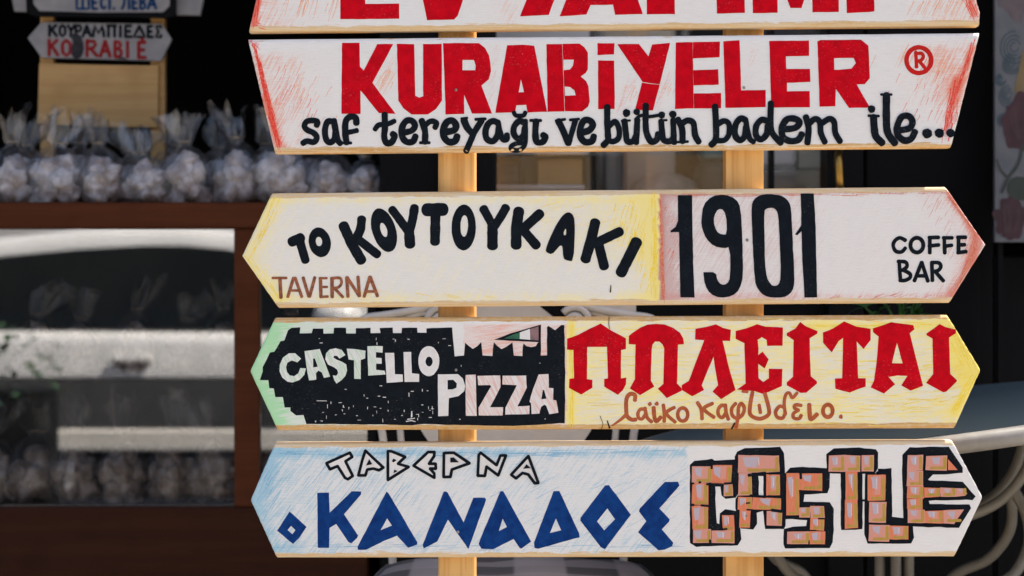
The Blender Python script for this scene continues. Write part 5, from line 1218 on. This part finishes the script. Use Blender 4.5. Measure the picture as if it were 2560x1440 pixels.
# potted shrub on the pavement
sc_ = Vector((-1.97, -3.6, .001))
shrub = thing('potted_shrub', sc_, 'small sparse leafy shrub in a tall black planter on the pavement by the kerb', 'shrub')
bm = new(); box(bm, sc_.x - .11, sc_.x + .11, sc_.y - .11, sc_.y + .11, .001, .74, .01); obj('planter', bm, dk, shrub)
bm = new()
for i_ in range(70):
    a1, a2 = rl.uniform(0, 6.28), rl.uniform(-1, 1); rr = .19 * rl.uniform(.3, 1)
    p_ = sc_ + Vector((rr * math.cos(a1) - .05, rr * math.sin(a1), .84 + .15 * a2)); dr_ = (math.cos(a1 + rl.uniform(-1, 1)), math.sin(a1 + rl.uniform(-1, 1)), rl.uniform(-.4, .8))
    leaf(bm, p_, dr_, rl.uniform(.04, .07), rl.uniform(.012, .02))
obj('foliage', bm, simple('dark_leaf', (.012, .04, .012, 1), (.03, .075, .02, 1), 30, .6), shrub)

# houses across the street
YO = -16.0
def house(x0, x1, hgt, wallc, label, doors, wins, awn=None, panels=()):
    o = thing('town_house', ((x0 + x1) / 2, YO, 0), label, 'house', 'houses across the street')
    bm = new(); box(bm, x0, x1, YO - 6, YO, .004, hgt); obj('wall', bm, simple('render_coat', wallc, tuple(c_ * .85 for c_ in wallc[:3]) + (1,), 1.5, .9), o)
    for (a_, b_, z0, z1, cc_) in panels:
        bm = new(); box(bm, a_, b_, YO + .001, YO + .03, z0, z1, .004); obj('wall_panel', bm, simple('panel_coat', cc_, tuple(c_ * .8 for c_ in cc_[:3]) + (1,), 2, .8), o)
    for (a_, b_, z1, cc_) in doors:
        bm = new(); box(bm, a_, b_, YO + .002, YO + .06, .006, z1, .01); d_ = obj('door', bm, simple('door_paint', cc_, tuple(c_ * .7 for c_ in cc_[:3]) + (1,), 3, .4), o)
        bm = new(); box(bm, b_ - .12, b_ - .08, YO + .062, YO + .10, 1.0, 1.15); obj('handle', bm, M['brass'], d_)
    for (a_, b_, z0, z1, cc_) in wins:
        bm = new(); box(bm, a_ - .07, b_ + .07, YO + .002, YO + .05, z0 - .07, z1 + .07, .01); fr_ = obj('window', bm, M['iron_white'], o)
        bm = new(); box(bm, a_, b_, YO + .052, YO + .06, z0, z1); obj('pane', bm, simple('pane_tone', cc_, tuple(c_ * .6 for c_ in cc_[:3]) + (1,), 2, .1), fr_)
    if awn:
        bm = new(); a_, b_, z0, cc_ = awn
        sheet(bm, [Vector((a_, YO + .03, z0 + .5)), Vector((b_, YO + .03, z0 + .5)), Vector((b_, YO + 1.0, z0)), Vector((a_, YO + 1.0, z0))], .03, Vector((0, 0, -1))); obj('awning', bm, simple('awning_cloth', cc_, cc_, 3, .8), o)
    bm = new(); box(bm, x0 - .15, x1 + .15, YO - 6.1, YO + .25, hgt + .002, hgt + .2); obj('roof', bm, M['terracotta'], o)
house(-9, -.25, 4.2, (.48, .47, .45, 1), 'grey rendered house across the street', [(-4, -3, 2.2, (.1, .12, .14, 1))], [(-7, -5.5, 1, 2.3, (.05, .06, .07, 1)), (-2.6, -1, 1, 2.3, (.05, .06, .07, 1)), (-6.5, -5.5, 3, 3.8, (.05, .06, .07, 1))])
house(-.2, 3.1, 5.0, (.20, .21, .23, 1), 'pale grey house with an orange awning and a teal door across the street', [(1.90, 2.16, 2.7, (.03, .085, .10, 1))],
      [(-.05, .12, 1.4, 2.28, (.04, .045, .05, 1)), (.75, 1.12, 1.2, 2.35, (.03, .045, .055, 1)), (1.30, 1.62, 1.3, 2.42, (.12, .11, .10, 1)), (1.78, 2.2, 3.35, 4.2, (.02, .022, .024, 1))], (.22, .70, 2.32, (.34, .19, .06, 1)),
      [(.02, .22, 1.2, 2.6, (.09, .075, .055, 1)), (.28, .55, .2, 2.3, (.16, .135, .11, 1)), (1.16, 1.24, .2, 2.75, (.26, .20, .14, 1)), (.95, 1.66, 3.2, 4.3, (.24, .21, .165, 1)), (2.50, 2.84, 2.30, 3.0, (.30, .31, .34, 1)), (2.50, 2.95, .6, 2.2, (.14, .12, .09, 1)), (2.86, 3.06, 1.0, 3.0, (.15, .16, .14, 1))])
house(3.15, 11, 4.5, (.55, .52, .46, 1), 'cream house with dark shutters across the street', [(4.2, 5.2, 2.3, (.12, .06, .03, 1))], [(6, 7.4, 1, 2.4, (.05, .06, .07, 1)), (8.4, 9.6, 1, 2.4, (.05, .06, .07, 1)), (6.2, 7.2, 3.1, 4.0, (.05, .06, .07, 1))])
